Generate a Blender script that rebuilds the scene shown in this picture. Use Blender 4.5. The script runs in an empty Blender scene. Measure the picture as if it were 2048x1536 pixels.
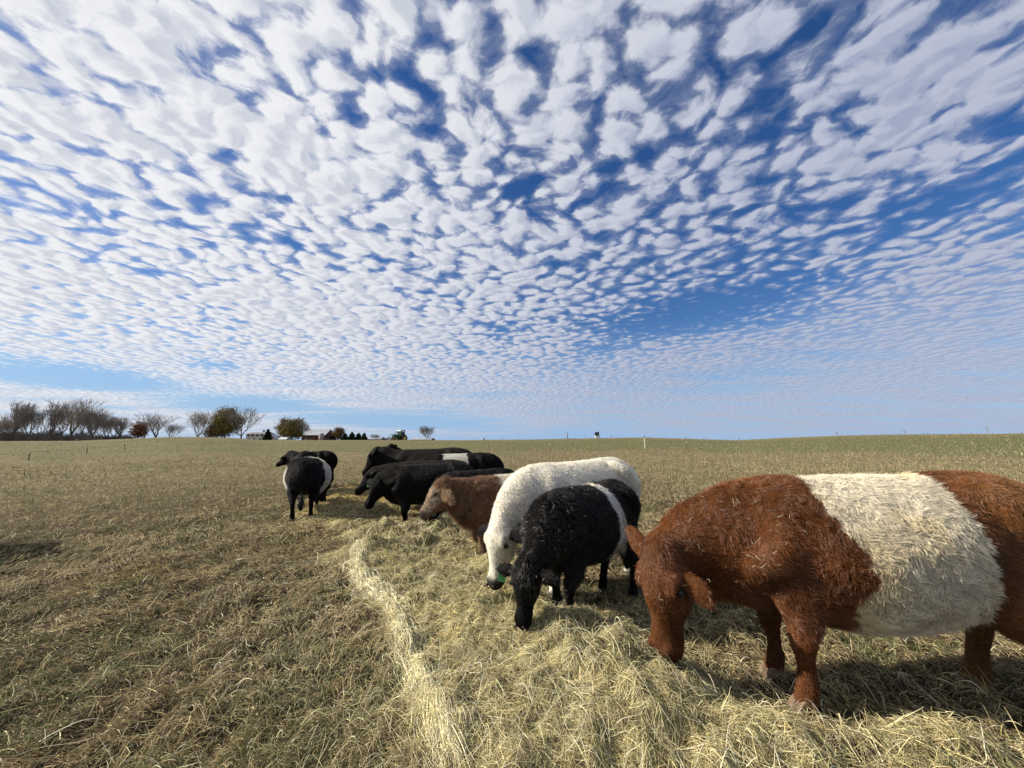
import bpy, bmesh, math, random
import numpy as np
from mathutils import Vector, Matrix, Euler

random.seed(7)
rng = np.random.default_rng(11)
scene = bpy.context.scene
coll = scene.collection

# ------------------------------------------------------------------ camera
FPX = 771.0                      # focal length in pixels of the 2048 px wide photograph
PITCH = math.atan(112.0 / FPX)   # looking slightly up
CAM_H = 1.55
cam_data = bpy.data.cameras.new('camera')
cam = bpy.data.objects.new('camera', cam_data)
coll.objects.link(cam)
cam_data.sensor_fit = 'HORIZONTAL'
cam_data.sensor_width = 36.0
cam_data.lens = 36.0 * FPX / 2048.0
cam_data.clip_start = 0.05
cam_data.clip_end = 8000.0
cam.location = (0.0, 0.0, CAM_H)
cam.rotation_euler = (math.radians(90) + PITCH, 0.0, 0.0)
scene.camera = cam

# ------------------------------------------------------------------ light
SUN_EL = math.radians(31)
SUN_AZ = math.radians(-87)       # clockwise from +Y: the sun stands to the left, a touch ahead
sun_dir = Vector((math.sin(SUN_AZ) * math.cos(SUN_EL), math.cos(SUN_AZ) * math.cos(SUN_EL), math.sin(SUN_EL)))
sd = bpy.data.lights.new('sun', 'SUN')
sd.energy = 4.9
sd.angle = math.radians(0.55)
sd.color = (1.0, 0.92, 0.79)
sun = bpy.data.objects.new('sun', sd)
coll.objects.link(sun)
sun.rotation_euler = sun_dir.to_track_quat('Z', 'Y').to_euler()
sun.location = (-30, 5, 30)

# ------------------------------------------------------------------ render settings
vs = scene.view_settings
scene.display_settings.display_device = 'sRGB'
vs.view_transform = 'Standard'
vs.look = 'None'
vs.exposure = 0.8
vs.gamma = 1.0
vs.use_curve_mapping = False
scene.render.engine = 'CYCLES'
cy = scene.cycles
cy.max_bounces = 5
cy.diffuse_bounces = 2
cy.glossy_bounces = 2
cy.transmission_bounces = 2
cy.transparent_max_bounces = 6
cy.caustics_reflective = False
cy.caustics_refractive = False
cy.use_denoising = True
scene.cycles_curves.shape = 'RIBBONS'

# ------------------------------------------------------------------ world: sky with altocumulus
world = bpy.data.worlds.new('World')
scene.world = world
world.use_nodes = True
try:
    world.cycles.sampling_method = 'MANUAL'
    world.cycles.sample_map_resolution = 512
except Exception:
    pass
nt = world.node_tree
nt.nodes.clear()


class NB:
    """small node-building helper"""
    def __init__(self, tree):
        self.t = tree

    def link(self, a, b):
        self.t.links.new(a, b)

    def put(self, sock, v):
        if isinstance(v, bpy.types.NodeSocket):
            self.t.links.new(v, sock)
        else:
            sock.default_value = v

    def node(self, kind, **kw):
        n = self.t.nodes.new(kind)
        for k, v in kw.items():
            setattr(n, k, v)
        return n

    def math(self, op, a, b=0.0, c=None, clamp=False):
        n = self.node('ShaderNodeMath', operation=op, use_clamp=clamp)
        self.put(n.inputs[0], a)
        self.put(n.inputs[1], b)
        if c is not None:
            self.put(n.inputs[2], c)
        return n.outputs[0]

    def vmath(self, op, a, b=(0, 0, 0), scale=None):
        n = self.node('ShaderNodeVectorMath', operation=op)
        self.put(n.inputs[0], a)
        if op == 'SCALE':
            self.put(n.inputs['Scale'], scale)
            return n.outputs[0]
        self.put(n.inputs[1], b)
        return n.outputs['Value'] if op in ('DOT_PRODUCT', 'LENGTH') else n.outputs[0]

    def sep(self, v):
        n = self.node('ShaderNodeSeparateXYZ')
        self.put(n.inputs[0], v)
        return n.outputs

    def comb(self, x, y, z):
        n = self.node('ShaderNodeCombineXYZ')
        self.put(n.inputs[0], x)
        self.put(n.inputs[1], y)
        self.put(n.inputs[2], z)
        return n.outputs[0]

    def ramp(self, v, a, b, c=0.0, d=1.0, smooth=True):
        n = self.node('ShaderNodeMapRange', interpolation_type='SMOOTHSTEP' if smooth else 'LINEAR')
        self.put(n.inputs[0], v)
        self.put(n.inputs[1], a)
        self.put(n.inputs[2], b)
        self.put(n.inputs[3], c)
        self.put(n.inputs[4], d)
        return n.outputs[0]

    def noise(self, v, scale, detail=3.0, rough=0.5, dist=0.0, color=False):
        n = self.node('ShaderNodeTexNoise')
        self.put(n.inputs['Vector'], v)
        n.inputs['Scale'].default_value = scale
        n.inputs['Detail'].default_value = detail
        n.inputs['Roughness'].default_value = rough
        n.inputs['Distortion'].default_value = dist
        return n.outputs['Color'] if color else n.outputs['Fac']

    def mix(self, f, a, b, blend='MIX'):
        n = self.node('ShaderNodeMix', data_type='RGBA', blend_type=blend)
        self.put(n.inputs[0], f)
        self.put(n.inputs[6], a)
        self.put(n.inputs[7], b)
        return n.outputs[2]

    def mapping(self, v, loc=(0, 0, 0), rot=(0, 0, 0), scale=(1, 1, 1), kind='POINT'):
        n = self.node('ShaderNodeMapping', vector_type=kind)
        self.put(n.inputs[0], v)
        n.inputs['Location'].default_value = loc
        n.inputs['Rotation'].default_value = rot
        n.inputs['Scale'].default_value = scale
        return n.outputs[0]


def pix_dir(px, py):
    """world direction through a pixel of the 2048x1536 photograph"""
    dx = (px - 1024.0) / FPX
    dz = (768.0 - py) / FPX
    c, s = math.cos(PITCH), math.sin(PITCH)
    return (dx, c - dz * s, s + dz * c)


HAZ = 0.05          # flattens the cloud sheet towards the horizon


def sky_uv(px, py):
    d = pix_dir(px, py)
    n = math.sqrt(d[0] ** 2 + d[1] ** 2 + d[2] ** 2)
    return d[0] / n / (d[2] / n + HAZ), d[1] / n / (d[2] / n + HAZ)


g = NB(nt)
tc = g.node('ShaderNodeTexCoord')
dirn = g.vmath('NORMALIZE', tc.outputs['Generated'])
X, Y, Z = g.sep(dirn)
Zc = g.math('ADD', g.math('MAXIMUM', Z, 0.0), HAZ)
P = g.comb(g.math('DIVIDE', X, Zc), g.math('DIVIDE', Y, Zc), 0.0)

nishita = g.node('ShaderNodeTexSky', sky_type='NISHITA')
nishita.sun_disc = False
nishita.sun_elevation = SUN_EL
nishita.sun_rotation = SUN_AZ % (2 * math.pi)
nishita.altitude = 300
nishita.air_density = 1.0
nishita.dust_density = 0.35
nishita.ozone_density = 2.6
# a real November sky seen by a phone: a little more saturated than the model
hs = g.node('ShaderNodeHueSaturation')
hs.inputs['Saturation'].default_value = 1.30
hs.inputs['Value'].default_value = 1.08
hs.inputs['Hue'].default_value = 0.512
g.link(nishita.outputs[0], hs.inputs['Color'])
bg_sky = g.node('ShaderNodeBackground')
# haze lifts the air near the horizon to a pale blue
air = g.ramp(g.math('ABSOLUTE', Z), 0.0, 0.30, 0.9, 0.0)
g.link(g.mix(air, hs.outputs[0], (3.0, 5.0, 8.0, 1)), bg_sky.inputs[0])
bg_sky.inputs[1].default_value = 0.057

# where the cloud sheet is thin: (px, py, half width px, half height px, amount)
GAPS = [
    (1370, 640, 250, 62, .75), (1430, 600, 150, 50, .4), (1035, 375, 70, 80, .65), (1010, 250, 50, 70, .4),
    (1130, 430, 60, 50, .4), (830, 235, 60, 60, .5), (700, 225, 55, 40, .4), (780, 130, 60, 50, .3),
    (1530, 235, 60, 120, .5), (1620, 50, 70, 90, .45), (1480, 150, 60, 90, .25), (1250, 325, 130, 40, .3),
    (1860, 430, 140, 50, .45), (1960, 360, 90, 40, .3), (1620, 375, 60, 40, .35),
    (430, 730, 60, 14, .55), (120, 430, 90, 40, .45), (330, 325, 60, 25, .3), (560, 480, 80, 35, .35), (250, 530, 160, 22, .35),
    (170, 120, 50, 40, .25), (250, 190, 80, 30, .25), (500, 60, 60, 40, .2),
    (560, 395, 60, 35, .25), (1000, 660, 60, 30, .4), (1240, 560, 50, 24, .2), (1850, 230, 190, 110, -.30), (1960, 60, 150, 90, -.25), (1680, 190, 90, 50, -.2), (1530, 60, 50, 80, -.35), (1700, 330, 110, 50, -.25), (560, 330, 260, 120, -.15), (600, 620, 420, 80, -.25),
    (1650, 560, 130, 40, .2), (1200, 700, 60, 22, .3), (40, 530, 70, 18, .35), (880, 60, 50, 80, .25), (1100, 540, 60, 20, .2),
]
cov = None
for (px, py, hw, hh, am) in GAPS:
    u0, v0 = sky_uv(px, py)
    ua, va = sky_uv(px + hw, py)
    ub, vb = sky_uv(px, py - hh)
    su = max(math.hypot(ua - u0, va - v0), 0.05)
    sv = max(math.hypot(ub - u0, vb - v0), 0.05)
    # vertical in the picture = along the direction from the viewer
    ang = -math.atan2(u0, v0)
    mp = g.mapping(P, (u0, v0, 0), (0, 0, ang), (su * 1.5, sv * 1.5, 1.0), 'TEXTURE')
    gr = g.node('ShaderNodeTexGradient', gradient_type='QUADRATIC_SPHERE')
    g.link(mp, gr.inputs[0])
    t = g.math('MULTIPLY', gr.outputs['Fac'], am * 1.3)
    cov = t if cov is None else g.math('ADD', cov, t)
# edge of the sheet low on the left, where a band of clear sky shows under it
for (ax, ay, bx, by, wd, am) in ((-160, 700, 330, 790, 1.3, 2.2), (300, 795, 640, 822, 2.0, 1.8), (560, 815, 960, 862, 3.5, 1.6), (900, 868, 1420, 874, 8, .5), (90, 790, 360, 838, .25, .3)):
    u0, v0 = sky_uv(ax, ay)
    u1, v1 = sky_uv(bx, by)
    L = math.hypot(u1 - u0, v1 - v0)
    mp = g.mapping(P, ((u0 + u1) / 2, (v0 + v1) / 2, 0), (0, 0, math.atan2(v1 - v0, u1 - u0)), (L * .66, wd, 1), 'TEXTURE')
    gr = g.node('ShaderNodeTexGradient', gradient_type='QUADRATIC_SPHERE')
    g.link(mp, gr.inputs[0])
    t = g.math('MULTIPLY', gr.outputs['Fac'], am)
    cov = g.math('ADD', cov, t)

# more cloud to the left than to the right, in broad patches
big = g.noise(P, 0.9, 2.0, 0.5)
wv = g.noise(g.vmath('ADD', P, (3.1, 7.7, 0)), 4.0, 3.0, 0.5, color=True)
wv2 = g.noise(P, 17.0, 3.0, 0.55, color=True)
Pw = g.vmath('ADD', P, g.vmath('SCALE', g.vmath('SUBTRACT', wv, (0.5, 0.5, 0.5)), scale=0.20))
Pw = g.vmath('ADD', Pw, g.vmath('SCALE', g.vmath('SUBTRACT', wv2, (0.5, 0.5, 0.5)), scale=0.040))
ROT = math.radians(8)


def density(vec):
    m1 = g.mapping(vec, rot=(0, 0, ROT), scale=(11.2, 11.0, 1))
    vo = g.node('ShaderNodeTexVoronoi', feature='SMOOTH_F1', voronoi_dimensions='2D')
    g.link(m1, vo.inputs['Vector'])
    vo.inputs['Scale'].default_value = 1.0
    vo.inputs['Smoothness'].default_value = 0.35
    vo.inputs['Randomness'].default_value = 1.0
    puff = g.ramp(vo.outputs['Distance'], 0.08, 0.80, 1.0, 0.0, smooth=False)
    m2 = g.mapping(vec, rot=(0, 0, ROT), scale=(1.0, 1.0, 1))
    fb = g.noise(m2, 12.5, 9.0, 0.57, 0.1)
    vo2 = g.node('ShaderNodeTexVoronoi', feature='SMOOTH_F1', voronoi_dimensions='2D')
    g.link(m1, vo2.inputs['Vector'])
    vo2.inputs['Scale'].default_value = 0.47
    vo2.inputs['Smoothness'].default_value = 0.4
    puff2 = g.ramp(vo2.outputs['Distance'], 0.05, 0.85, 1.0, 0.0, smooth=False)
    pp = g.math('ADD', g.math('MULTIPLY', puff, 0.72), g.math('MULTIPLY', puff2, 0.30))
    return g.math('ADD', pp, g.math('MULTIPLY', fb, 1.55))


d0 = density(Pw)
off = (sun_dir.x * 0.034, sun_dir.y * 0.034 - 0.012, 0)
d1 = density(g.vmath('ADD', Pw, off))
base = g.math('ADD', d0, g.math('MULTIPLY', g.math('SUBTRACT', big, 0.5), 0.8))
base = g.math('SUBTRACT', base, cov)
base = g.math('SUBTRACT', base, g.ramp(X, -0.35, 0.45, 0.07, 0.27))
alpha = g.ramp(base, 0.72, 1.26)
# thin veil everywhere round the puffs
veil = g.ramp(base, 0.50, 1.1, 0.0, 0.34)
alpha = g.math('MAXIMUM', alpha, veil)
# towards the horizon puffs merge into a smooth pale sheet
low = g.ramp(g.math('SUBTRACT', Z, g.math('MULTIPLY', g.math('MAXIMUM', X, 0.0), 0.16)), 0.0, 0.24, 1.0, 0.0)
sheet = g.noise(g.mapping(P, scale=(0.5, 1.3, 1)), 1.1, 5.0, 0.6)
sheet_a = g.ramp(g.math('SUBTRACT', sheet, g.math('MULTIPLY', cov, 0.5)), 0.25, 0.60, 0.0, 0.85)
alpha = g.math('ADD', g.math('MULTIPLY', alpha, g.math('SUBTRACT', 1.0, g.math('MULTIPLY', low, 0.85))), g.math('MULTIPLY', sheet_a, g.math('MULTIPLY', low, 0.92)), clamp=True)
alpha = g.math('MULTIPLY', alpha, g.ramp(Z, -0.01, 0.03))
# light: side facing the sun white, far side and thick middle grey
shade = g.ramp(g.math('SUBTRACT', d0, d1), -0.30, 0.32, 0.0, 1.0)
thick = g.ramp(base, 1.15, 1.8, 0.0, 1.0)
sunward = g.ramp(g.vmath('DOT_PRODUCT', dirn, tuple(sun_dir)), -0.25, 0.85, 0.0, 1.0)
c_dark = g.mix(sunward, (0.31, 0.36, 0.52, 1), (0.54, 0.58, 0.68, 1))
c_lite = g.mix(sunward, (0.50, 0.54, 0.67, 1), (0.90, 0.91, 0.94, 1))
lum = g.math('SUBTRACT', g.math('ADD', g.math('MULTIPLY', shade, 0.75), 0.36), g.math('MULTIPLY', thick, 0.26), clamp=True)
ccol = g.mix(lum, c_dark, c_lite)
bg_cl = g.node('ShaderNodeBackground')
g.link(ccol, bg_cl.inputs[0])
bg_cl.inputs[1].default_value = 0.56
ms = g.node('ShaderNodeMixShader')
g.link(alpha, ms.inputs[0])
g.link(bg_sky.outputs[0], ms.inputs[1])
g.link(bg_cl.outputs[0], ms.inputs[2])
wo = g.node('ShaderNodeOutputWorld')
g.link(ms.outputs[0], wo.inputs[0])

# ====================================================================== helpers
def tag(o, label=None, cat=None, group=None, kind=None):
    if label:
        o['label'] = label
    if cat:
        o['category'] = cat
    if group:
        o['group'] = group
    if kind:
        o['kind'] = kind
    return o


def empty(name, loc=(0, 0, 0), rz=0.0):
    o = bpy.data.objects.new(name, None)
    o.empty_display_size = 0.2
    coll.objects.link(o)
    o.location = loc
    o.rotation_euler = (0, 0, rz)
    return o


def mesh_obj(name, verts, faces, mat, parent=None, smooth=False):
    me = bpy.data.meshes.new(name)
    me.from_pydata([tuple(v) for v in verts], [], [tuple(f) for f in faces])
    me.update()
    if smooth:
        me.polygons.foreach_set('use_smooth', [True] * len(me.polygons))
    if mat:
        me.materials.append(mat)
    o = bpy.data.objects.new(name, me)
    coll.objects.link(o)
    if parent:
        o.parent = parent
    return o


def fast_mesh(name, V, F, smooth=True):
    """V (n,3) float array, F (m,k) int array with k = 3 or 4"""
    me = bpy.data.meshes.new(name)
    n, (m, k) = len(V), F.shape
    me.vertices.add(n)
    me.vertices.foreach_set('co', np.ascontiguousarray(V, np.float32).ravel())
    me.loops.add(m * k)
    me.loops.foreach_set('vertex_index', np.ascontiguousarray(F, np.int32).ravel())
    me.polygons.add(m)
    me.polygons.foreach_set('loop_start', np.arange(0, m * k, k, dtype=np.int32))
    me.polygons.foreach_set('loop_total', np.full(m, k, np.int32))
    me.update(calc_edges=True)
    me.polygons.foreach_set('use_smooth', np.full(m, smooth, bool))
    me.validate()
    return me


class MB:
    """collects simple shapes and links them as ONE mesh object"""
    def __init__(self):
        self.v, self.f = [], []

    def add(self, verts, faces):
        b = len(self.v)
        self.v += [tuple(x) for x in verts]
        self.f += [tuple(i + b for i in fc) for fc in faces]
        return self

    def box(self, c, s, rz=0.0, taper=1.0):
        x, y, z = s[0] / 2, s[1] / 2, s[2] / 2
        ca, sa = math.cos(rz), math.sin(rz)
        vs_ = []
        for dz in (-1, 1):
            k = taper if dz > 0 else 1.0
            for dx, dy in ((-1, -1), (1, -1), (1, 1), (-1, 1)):
                px, py = dx * x * k, dy * y * k
                vs_.append((c[0] + px * ca - py * sa, c[1] + px * sa + py * ca, c[2] + dz * z))
        return self.add(vs_, [(3, 2, 1, 0), (4, 5, 6, 7), (0, 1, 5, 4), (1, 2, 6, 5), (2, 3, 7, 6), (3, 0, 4, 7)])

    def tube(self, pts, radii, n=6, cap=True):
        pts = [Vector(p) for p in pts]
        base = len(self.v)
        for i, p in enumerate(pts):
            d = (pts[min(i + 1, len(pts) - 1)] - pts[max(i - 1, 0)]).normalized()
            a = d.orthogonal().normalized() if i == 0 else (a - d * a.dot(d)).normalized()
            b = d.cross(a)
            for k in range(n):
                t = 2 * math.pi * k / n
                self.v.append(tuple(p + (a * math.cos(t) + b * math.sin(t)) * radii[i]))
        for i in range(len(pts) - 1):
            for k in range(n):
                k2 = (k + 1) % n
                self.f.append((base + i * n + k, base + i * n + k2, base + (i + 1) * n + k2, base + (i + 1) * n + k))
        if cap:
            self.f.append(tuple(base + k for k in reversed(range(n))))
            self.f.append(tuple(base + (len(pts) - 1) * n + k for k in range(n)))
        return self

    def lathe(self, c, axis, prof, n=20):
        """prof: list of (offset along axis, radius)"""
        axis = Vector(axis).normalized()
        a = axis.orthogonal().normalized()
        b = axis.cross(a)
        c = Vector(c)
        base = len(self.v)
        for (h, r) in prof:
            for k in range(n):
                t = 2 * math.pi * k / n
                self.v.append(tuple(c + axis * h + (a * math.cos(t) + b * math.sin(t)) * r))
        for i in range(len(prof) - 1):
            for k in range(n):
                k2 = (k + 1) % n
                self.f.append((base + i * n + k, base + i * n + k2, base + (i + 1) * n + k2, base + (i + 1) * n + k))
        self.f.append(tuple(base + k for k in reversed(range(n))))
        self.f.append(tuple(base + (len(prof) - 1) * n + k for k in range(n)))
        return self

    def prism(self, poly, depth, origin=(0, 0, 0), ux=(1, 0, 0), uy=(0, 0, 1)):
        ux, uy = Vector(ux), Vector(uy)
        nrm = ux.cross(uy).normalized() * depth
        o = Vector(origin)
        n = len(poly)
        vs_ = [o + ux * a + uy * b - nrm / 2 for a, b in poly] + [o + ux * a + uy * b + nrm / 2 for a, b in poly]
        fs = [tuple(reversed(range(n))), tuple(range(n, 2 * n))] + [(i, (i + 1) % n, n + (i + 1) % n, n + i) for i in range(n)]
        return self.add(vs_, fs)

    def build(self, name, mat, parent=None, smooth=False):
        return mesh_obj(name, self.v, self.f, mat, parent, smooth)


def vnoise(x, y, z=None, seed=0):
    """value noise in 0..1, vectorised"""
    x = np.asarray(x, np.float64)
    y = np.asarray(y, np.float64)
    z = np.zeros_like(x) if z is None else np.asarray(z, np.float64)
    xi, yi, zi = np.floor(x), np.floor(y), np.floor(z)
    xf, yf, zf = x - xi, y - yi, z - zi
    sx, sy, sz = xf * xf * (3 - 2 * xf), yf * yf * (3 - 2 * yf), zf * zf * (3 - 2 * zf)

    def h(a, b, c):
        n = (a.astype(np.int64) * 73856093) ^ (b.astype(np.int64) * 19349663) ^ (c.astype(np.int64) * 83492791) ^ (seed * 2654435761)
        n = (n ^ (n >> 13)) * 1274126177 & 0x7fffffff
        n = (n ^ (n >> 16)) & 0xffff
        return n / 65535.0
    r = 0
    for dz, wz in ((0, 1 - sz), (1, sz)):
        for dy, wy in ((0, 1 - sy), (1, sy)):
            for dx, wx in ((0, 1 - sx), (1, sx)):
                r = r + h(xi + dx, yi + dy, zi + dz) * wx * wy * wz
    return r


def fbm(x, y, z=None, oct=3, seed=0):
    r, a, t = 0.0, 1.0, 0.0
    for i in range(oct):
        k = 2.03 ** i
        r = r + a * vnoise(np.asarray(x) * k, np.asarray(y) * k, None if z is None else np.asarray(z) * k, seed + i * 17)
        t += a
        a *= 0.5
    return r / t


def material(name, color=(0.5, 0.5, 0.5), rough=0.8, spec=0.2, metal=0.0):
    m = bpy.data.materials.new(name)
    m.use_nodes = True
    b = m.node_tree.nodes['Principled BSDF']
    b.inputs['Base Color'].default_value = (*color, 1)
    b.inputs['Roughness'].default_value = rough
    b.inputs['Specular IOR Level'].default_value = spec
    b.inputs['Metallic'].default_value = metal
    return m


def noisy_material(name, c1, c2, scale=5.0, rough=0.8, spec=0.2, detail=4.0, bump=0.0, coords='Object', metal=0.0):
    m = material(name, c1, rough, spec, metal)
    q = NB(m.node_tree)
    b = m.node_tree.nodes['Principled BSDF']
    t = q.node('ShaderNodeTexCoord')
    n = q.noise(t.outputs[coords], scale, detail, 0.6)
    f = q.ramp(n, 0.35, 0.65)
    q.link(q.mix(f, (*c1, 1), (*c2, 1)), b.inputs['Base Color'])
    if bump:
        bp = q.node('ShaderNodeBump')
        bp.inputs['Strength'].default_value = bump
        q.link(n, bp.inputs['Height'])
        q.link(bp.outputs[0], b.inputs['Normal'])
    return m


def strand_material(name, rough=0.6, translucent=0.25, gloss=0.06):
    """thin fibres whose colour is stored per strand"""
    m = bpy.data.materials.new(name)
    m.use_nodes = True
    t = m.node_tree
    t.nodes.clear()
    q = NB(t)
    a = q.node('ShaderNodeAttribute')
    a.attribute_name = 'col'
    d = q.node('ShaderNodeBsdfDiffuse')
    q.link(a.outputs['Color'], d.inputs[0])
    tr = q.node('ShaderNodeBsdfTranslucent')
    q.link(a.outputs['Color'], tr.inputs[0])
    ms1 = q.node('ShaderNodeMixShader')
    ms1.inputs[0].default_value = translucent
    q.link(d.outputs[0], ms1.inputs[1])
    q.link(tr.outputs[0], ms1.inputs[2])
    gl = q.node('ShaderNodeBsdfAnisotropic') if hasattr(bpy.types, 'ShaderNodeBsdfAnisotropic') else q.node('ShaderNodeBsdfGlossy')
    gl.inputs['Roughness'].default_value = rough
    gl.inputs[0].default_value = (1, 1, 1, 1)
    ms2 = q.node('ShaderNodeMixShader')
    ms2.inputs[0].default_value = gloss
    q.link(ms1.outputs[0], ms2.inputs[1])
    q.link(gl.outputs[0], ms2.inputs[2])
    o = q.node('ShaderNodeOutputMaterial')
    q.link(ms2.outputs[0], o.inputs[0])
    return m


def strands(name, pts, radii, cols, mat, parent=None):
    """pts (n,k,3), radii (n,) or (n,k), cols (n,3): one hair-curves object"""
    n, k, _ = pts.shape
    h = bpy.data.hair_curves.new(name)
    h.add_curves([k] * n)
    h.position_data.foreach_set('vector', np.ascontiguousarray(pts, np.float32).ravel())
    radii = np.asarray(radii, np.float32)
    if radii.ndim == 1:
        taper = np.interp(np.linspace(0, 1, k), [0, .6, 1], [1, .85, .25]).astype(np.float32)
        radii = radii[:, None] * taper[None, :]
    a = h.attributes.get('radius') or h.attributes.new('radius', 'FLOAT', 'POINT')
    a.data.foreach_set('value', np.ascontiguousarray(radii, np.float32).ravel())
    c4 = np.ones((n, 4), np.float32)
    c4[:, :3] = cols
    a = h.attributes.new('col', 'FLOAT_COLOR', 'CURVE')
    a.data.foreach_set('color', c4.ravel())
    h.materials.append(mat)
    o = bpy.data.objects.new(name, h)
    coll.objects.link(o)
    if parent:
        o.parent = parent
    return o


def smooth01(t):
    t = np.clip(t, 0, 1)
    return t * t * (3 - 2 * t)

# ====================================================================== terrain
CREST_R = 62.0
# skyline of the field: photograph pixel x -> pixel y
SKYLINE = [(-400, 882), (0, 882), (150, 881.5), (270, 877), (330, 874), (400, 873.5), (470, 876), (520, 880), (700, 880), (880, 880.5),
           (1060, 879), (1180, 876.5), (1290, 875), (1380, 877.5), (1470, 880.5), (1560, 876), (1680, 871), (1800, 868.5), (2048, 867), (2400, 866)]
_az, _el = [], []
for px, py in SKYLINE:
    d = pix_dir(px, py)
    _az.append(math.atan2(d[0], d[1]))
    _el.append(d[2] / math.hypot(d[0], d[1]))
_az = np.array([-math.pi, -1.6] + _az + [1.6, math.pi])
_el = np.array([0.0, 0.0] + _el + [0.01, 0.0])


def ground_z(x, y, detail=True):
    """height of the field"""
    x = np.asarray(x, np.float64)
    y = np.asarray(y, np.float64)
    r = np.hypot(x, y)
    az = np.arctan2(x, y)
    crest = CAM_H + CREST_R * np.interp(az, _az, _el)
    t = np.clip(r / CREST_R, 0, 1)
    z = crest * (t ** 2.2) * (1.0 + 0.0 * t)
    beyond = np.clip(r - CREST_R, 0, 70)
    z = z - beyond * 0.014
    if detail:
        near = np.clip(1.5 - r / 40.0, 0, 1)
        z = z + (fbm(x * 0.8, y * 0.8, oct=2, seed=3) - 0.5) * 0.07 * near
        z = z + (fbm(x * 3.1, y * 3.1, oct=2, seed=5) - 0.5) * 0.085 * near
        z = z + (vnoise(x * 8.5, y * 8.5, seed=6) - 0.5) * 0.055 * np.clip(1.5 - r / 9.0, 0, 1)
    return z


def hit(px, py, z_off=0.0):
    """where the ray through a photograph pixel meets the field"""
    d = np.array(pix_dir(px, py))
    prev = 0.5
    for i in range(4000):
        t = 0.5 + i * 0.05
        p = d * t
        if CAM_H + p[2] < float(ground_z(p[0], p[1], False)) + z_off:
            return (p[0], p[1])
        prev = t
    return (p[0], p[1])


def at_depth(px, Y):
    """x on the line of sight of column px at depth Y (near eye level)"""
    return (px - 1024.0) / FPX * Y


# ---- where the hay lies (plan outline traced over the ground)
HAY_PIX = [(905, 1560), (850, 1390), (790, 1255), (725, 1160), (700, 1090), (650, 1050), (600, 1050), (640, 1000), (690, 975), (740, 955),
           (960, 960), (1000, 1030), (1010, 1100), (1120, 1225), (1190, 1280), (1300, 1300), (1370, 1370), (1450, 1430), (1580, 1480), (1700, 1540), (1750, 1640), (900, 1640)]
HAY = np.array([hit(a, b) for a, b in HAY_PIX])


def poly_sd(x, y, poly):
    """signed distance, negative inside"""
    x = np.asarray(x, np.float64)
    y = np.asarray(y, np.float64)
    d = np.full(x.shape, 1e9)
    ins = np.zeros(x.shape, bool)
    n = len(poly)
    for i in range(n):
        ax, ay = poly[i]
        bx, by = poly[(i + 1) % n]
        ex, ey = bx - ax, by - ay
        t = np.clip(((x - ax) * ex + (y - ay) * ey) / (ex * ex + ey * ey), 0, 1)
        d = np.minimum(d, np.hypot(x - ax - t * ex, y - ay - t * ey))
        c = (ay > y) != (by > y)
        xx = ax + (y - ay) * ex / (ey if abs(ey) > 1e-9 else 1e-9)
        ins ^= c & (x < xx)
    return np.where(ins, -d, d)


def line_pts(pix):
    return np.array([hit(a, b) for a, b in pix])


EDGE = line_pts([(915, 1580), (880, 1460), (850, 1370), (815, 1290), (785, 1235), (755, 1190), (727, 1155), (712, 1120)])   # the dense pale rope of hay along the left edge


def line_dist(x, y, pts):
    d = np.full(np.shape(x), 1e9)
    for i in range(len(pts) - 1):
        ax, ay = pts[i]
        ex, ey = pts[i + 1] - pts[i]
        t = np.clip(((x - ax) * ex + (y - ay) * ey) / (ex * ex + ey * ey), 0, 1)
        d = np.minimum(d, np.hypot(x - ax - t * ex, y - ay - t * ey))
    return d


# heaps of hay: centre pixel (on the ground), radius x, radius y, height
HEAPS = []
for (px, py, rx, ry, hh) in ((1225, 1400, .42, .26, .20), (1275, 1350, .20, .14, .12), (1290, 1480, .30, .14, .10), (1100, 1262, .42, .22, .13), (1180, 1300, .4, .2, .10), (1020, 1150, .35, .25, .10),
                             (900, 1075, .55, .35, .25), (770, 1080, .45, .30, .20), (735, 1120, .35, .28, .16), (850, 1110, .5, .3, .15), (690, 1010, .7, .5, .13), (650, 1030, .5, .4, .10),
                             (760, 1030, .6, .5, .14), (840, 1030, .5, .4, .2), (1060, 1420, .5, .3, .06), (1500, 1500, .35, .15, .05), (1880, 1500, .35, .12, .03), (1150, 1500, .5, .2, .07)):
    hx, hy = hit(px, py)
    HEAPS.append((hx, hy, rx, ry, hh))


FEET = [hit(1625, 1415), hit(1590, 1365), hit(1975, 1405), hit(1103, 1243), hit(1140, 1210), hit(1270, 1195), hit(1210, 1190), hit(965, 1120)]


def hay_h(x, y):
    """thickness of hay above the field"""
    sd = poly_sd(x, y, HAY) + (fbm(np.asarray(x) * 2.5, np.asarray(y) * 2.5, oct=2, seed=9) - .5) * .35
    h = 0.035 * smooth01(-sd / 0.3 + .3)
    h = h + 0.03 * np.exp(-(line_dist(x, y, EDGE) / .06) ** 2)
    for (hx, hy, rx, ry, hh) in HEAPS:
        q = ((x - hx) / rx) ** 2 + ((y - hy) / ry) ** 2
        h = h + hh * np.exp(-q * 1.2)
    for (fx, fy) in FEET:
        h = h * (1 - .85 * np.exp(-(((x - fx) / .17) ** 2 + ((y - fy) / .15) ** 2)))
    lump = fbm(np.asarray(x) * 5, np.asarray(y) * 5, oct=3, seed=12)
    fine = vnoise(np.asarray(x) * 9.5, np.asarray(y) * 9.5, seed=15) * .6 + vnoise(np.asarray(x) * 19, np.asarray(y) * 19, seed=16) * .4
    return h * (0.55 + 0.9 * lump) + (fine - .35) * .055 * smooth01(h / .03)


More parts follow.
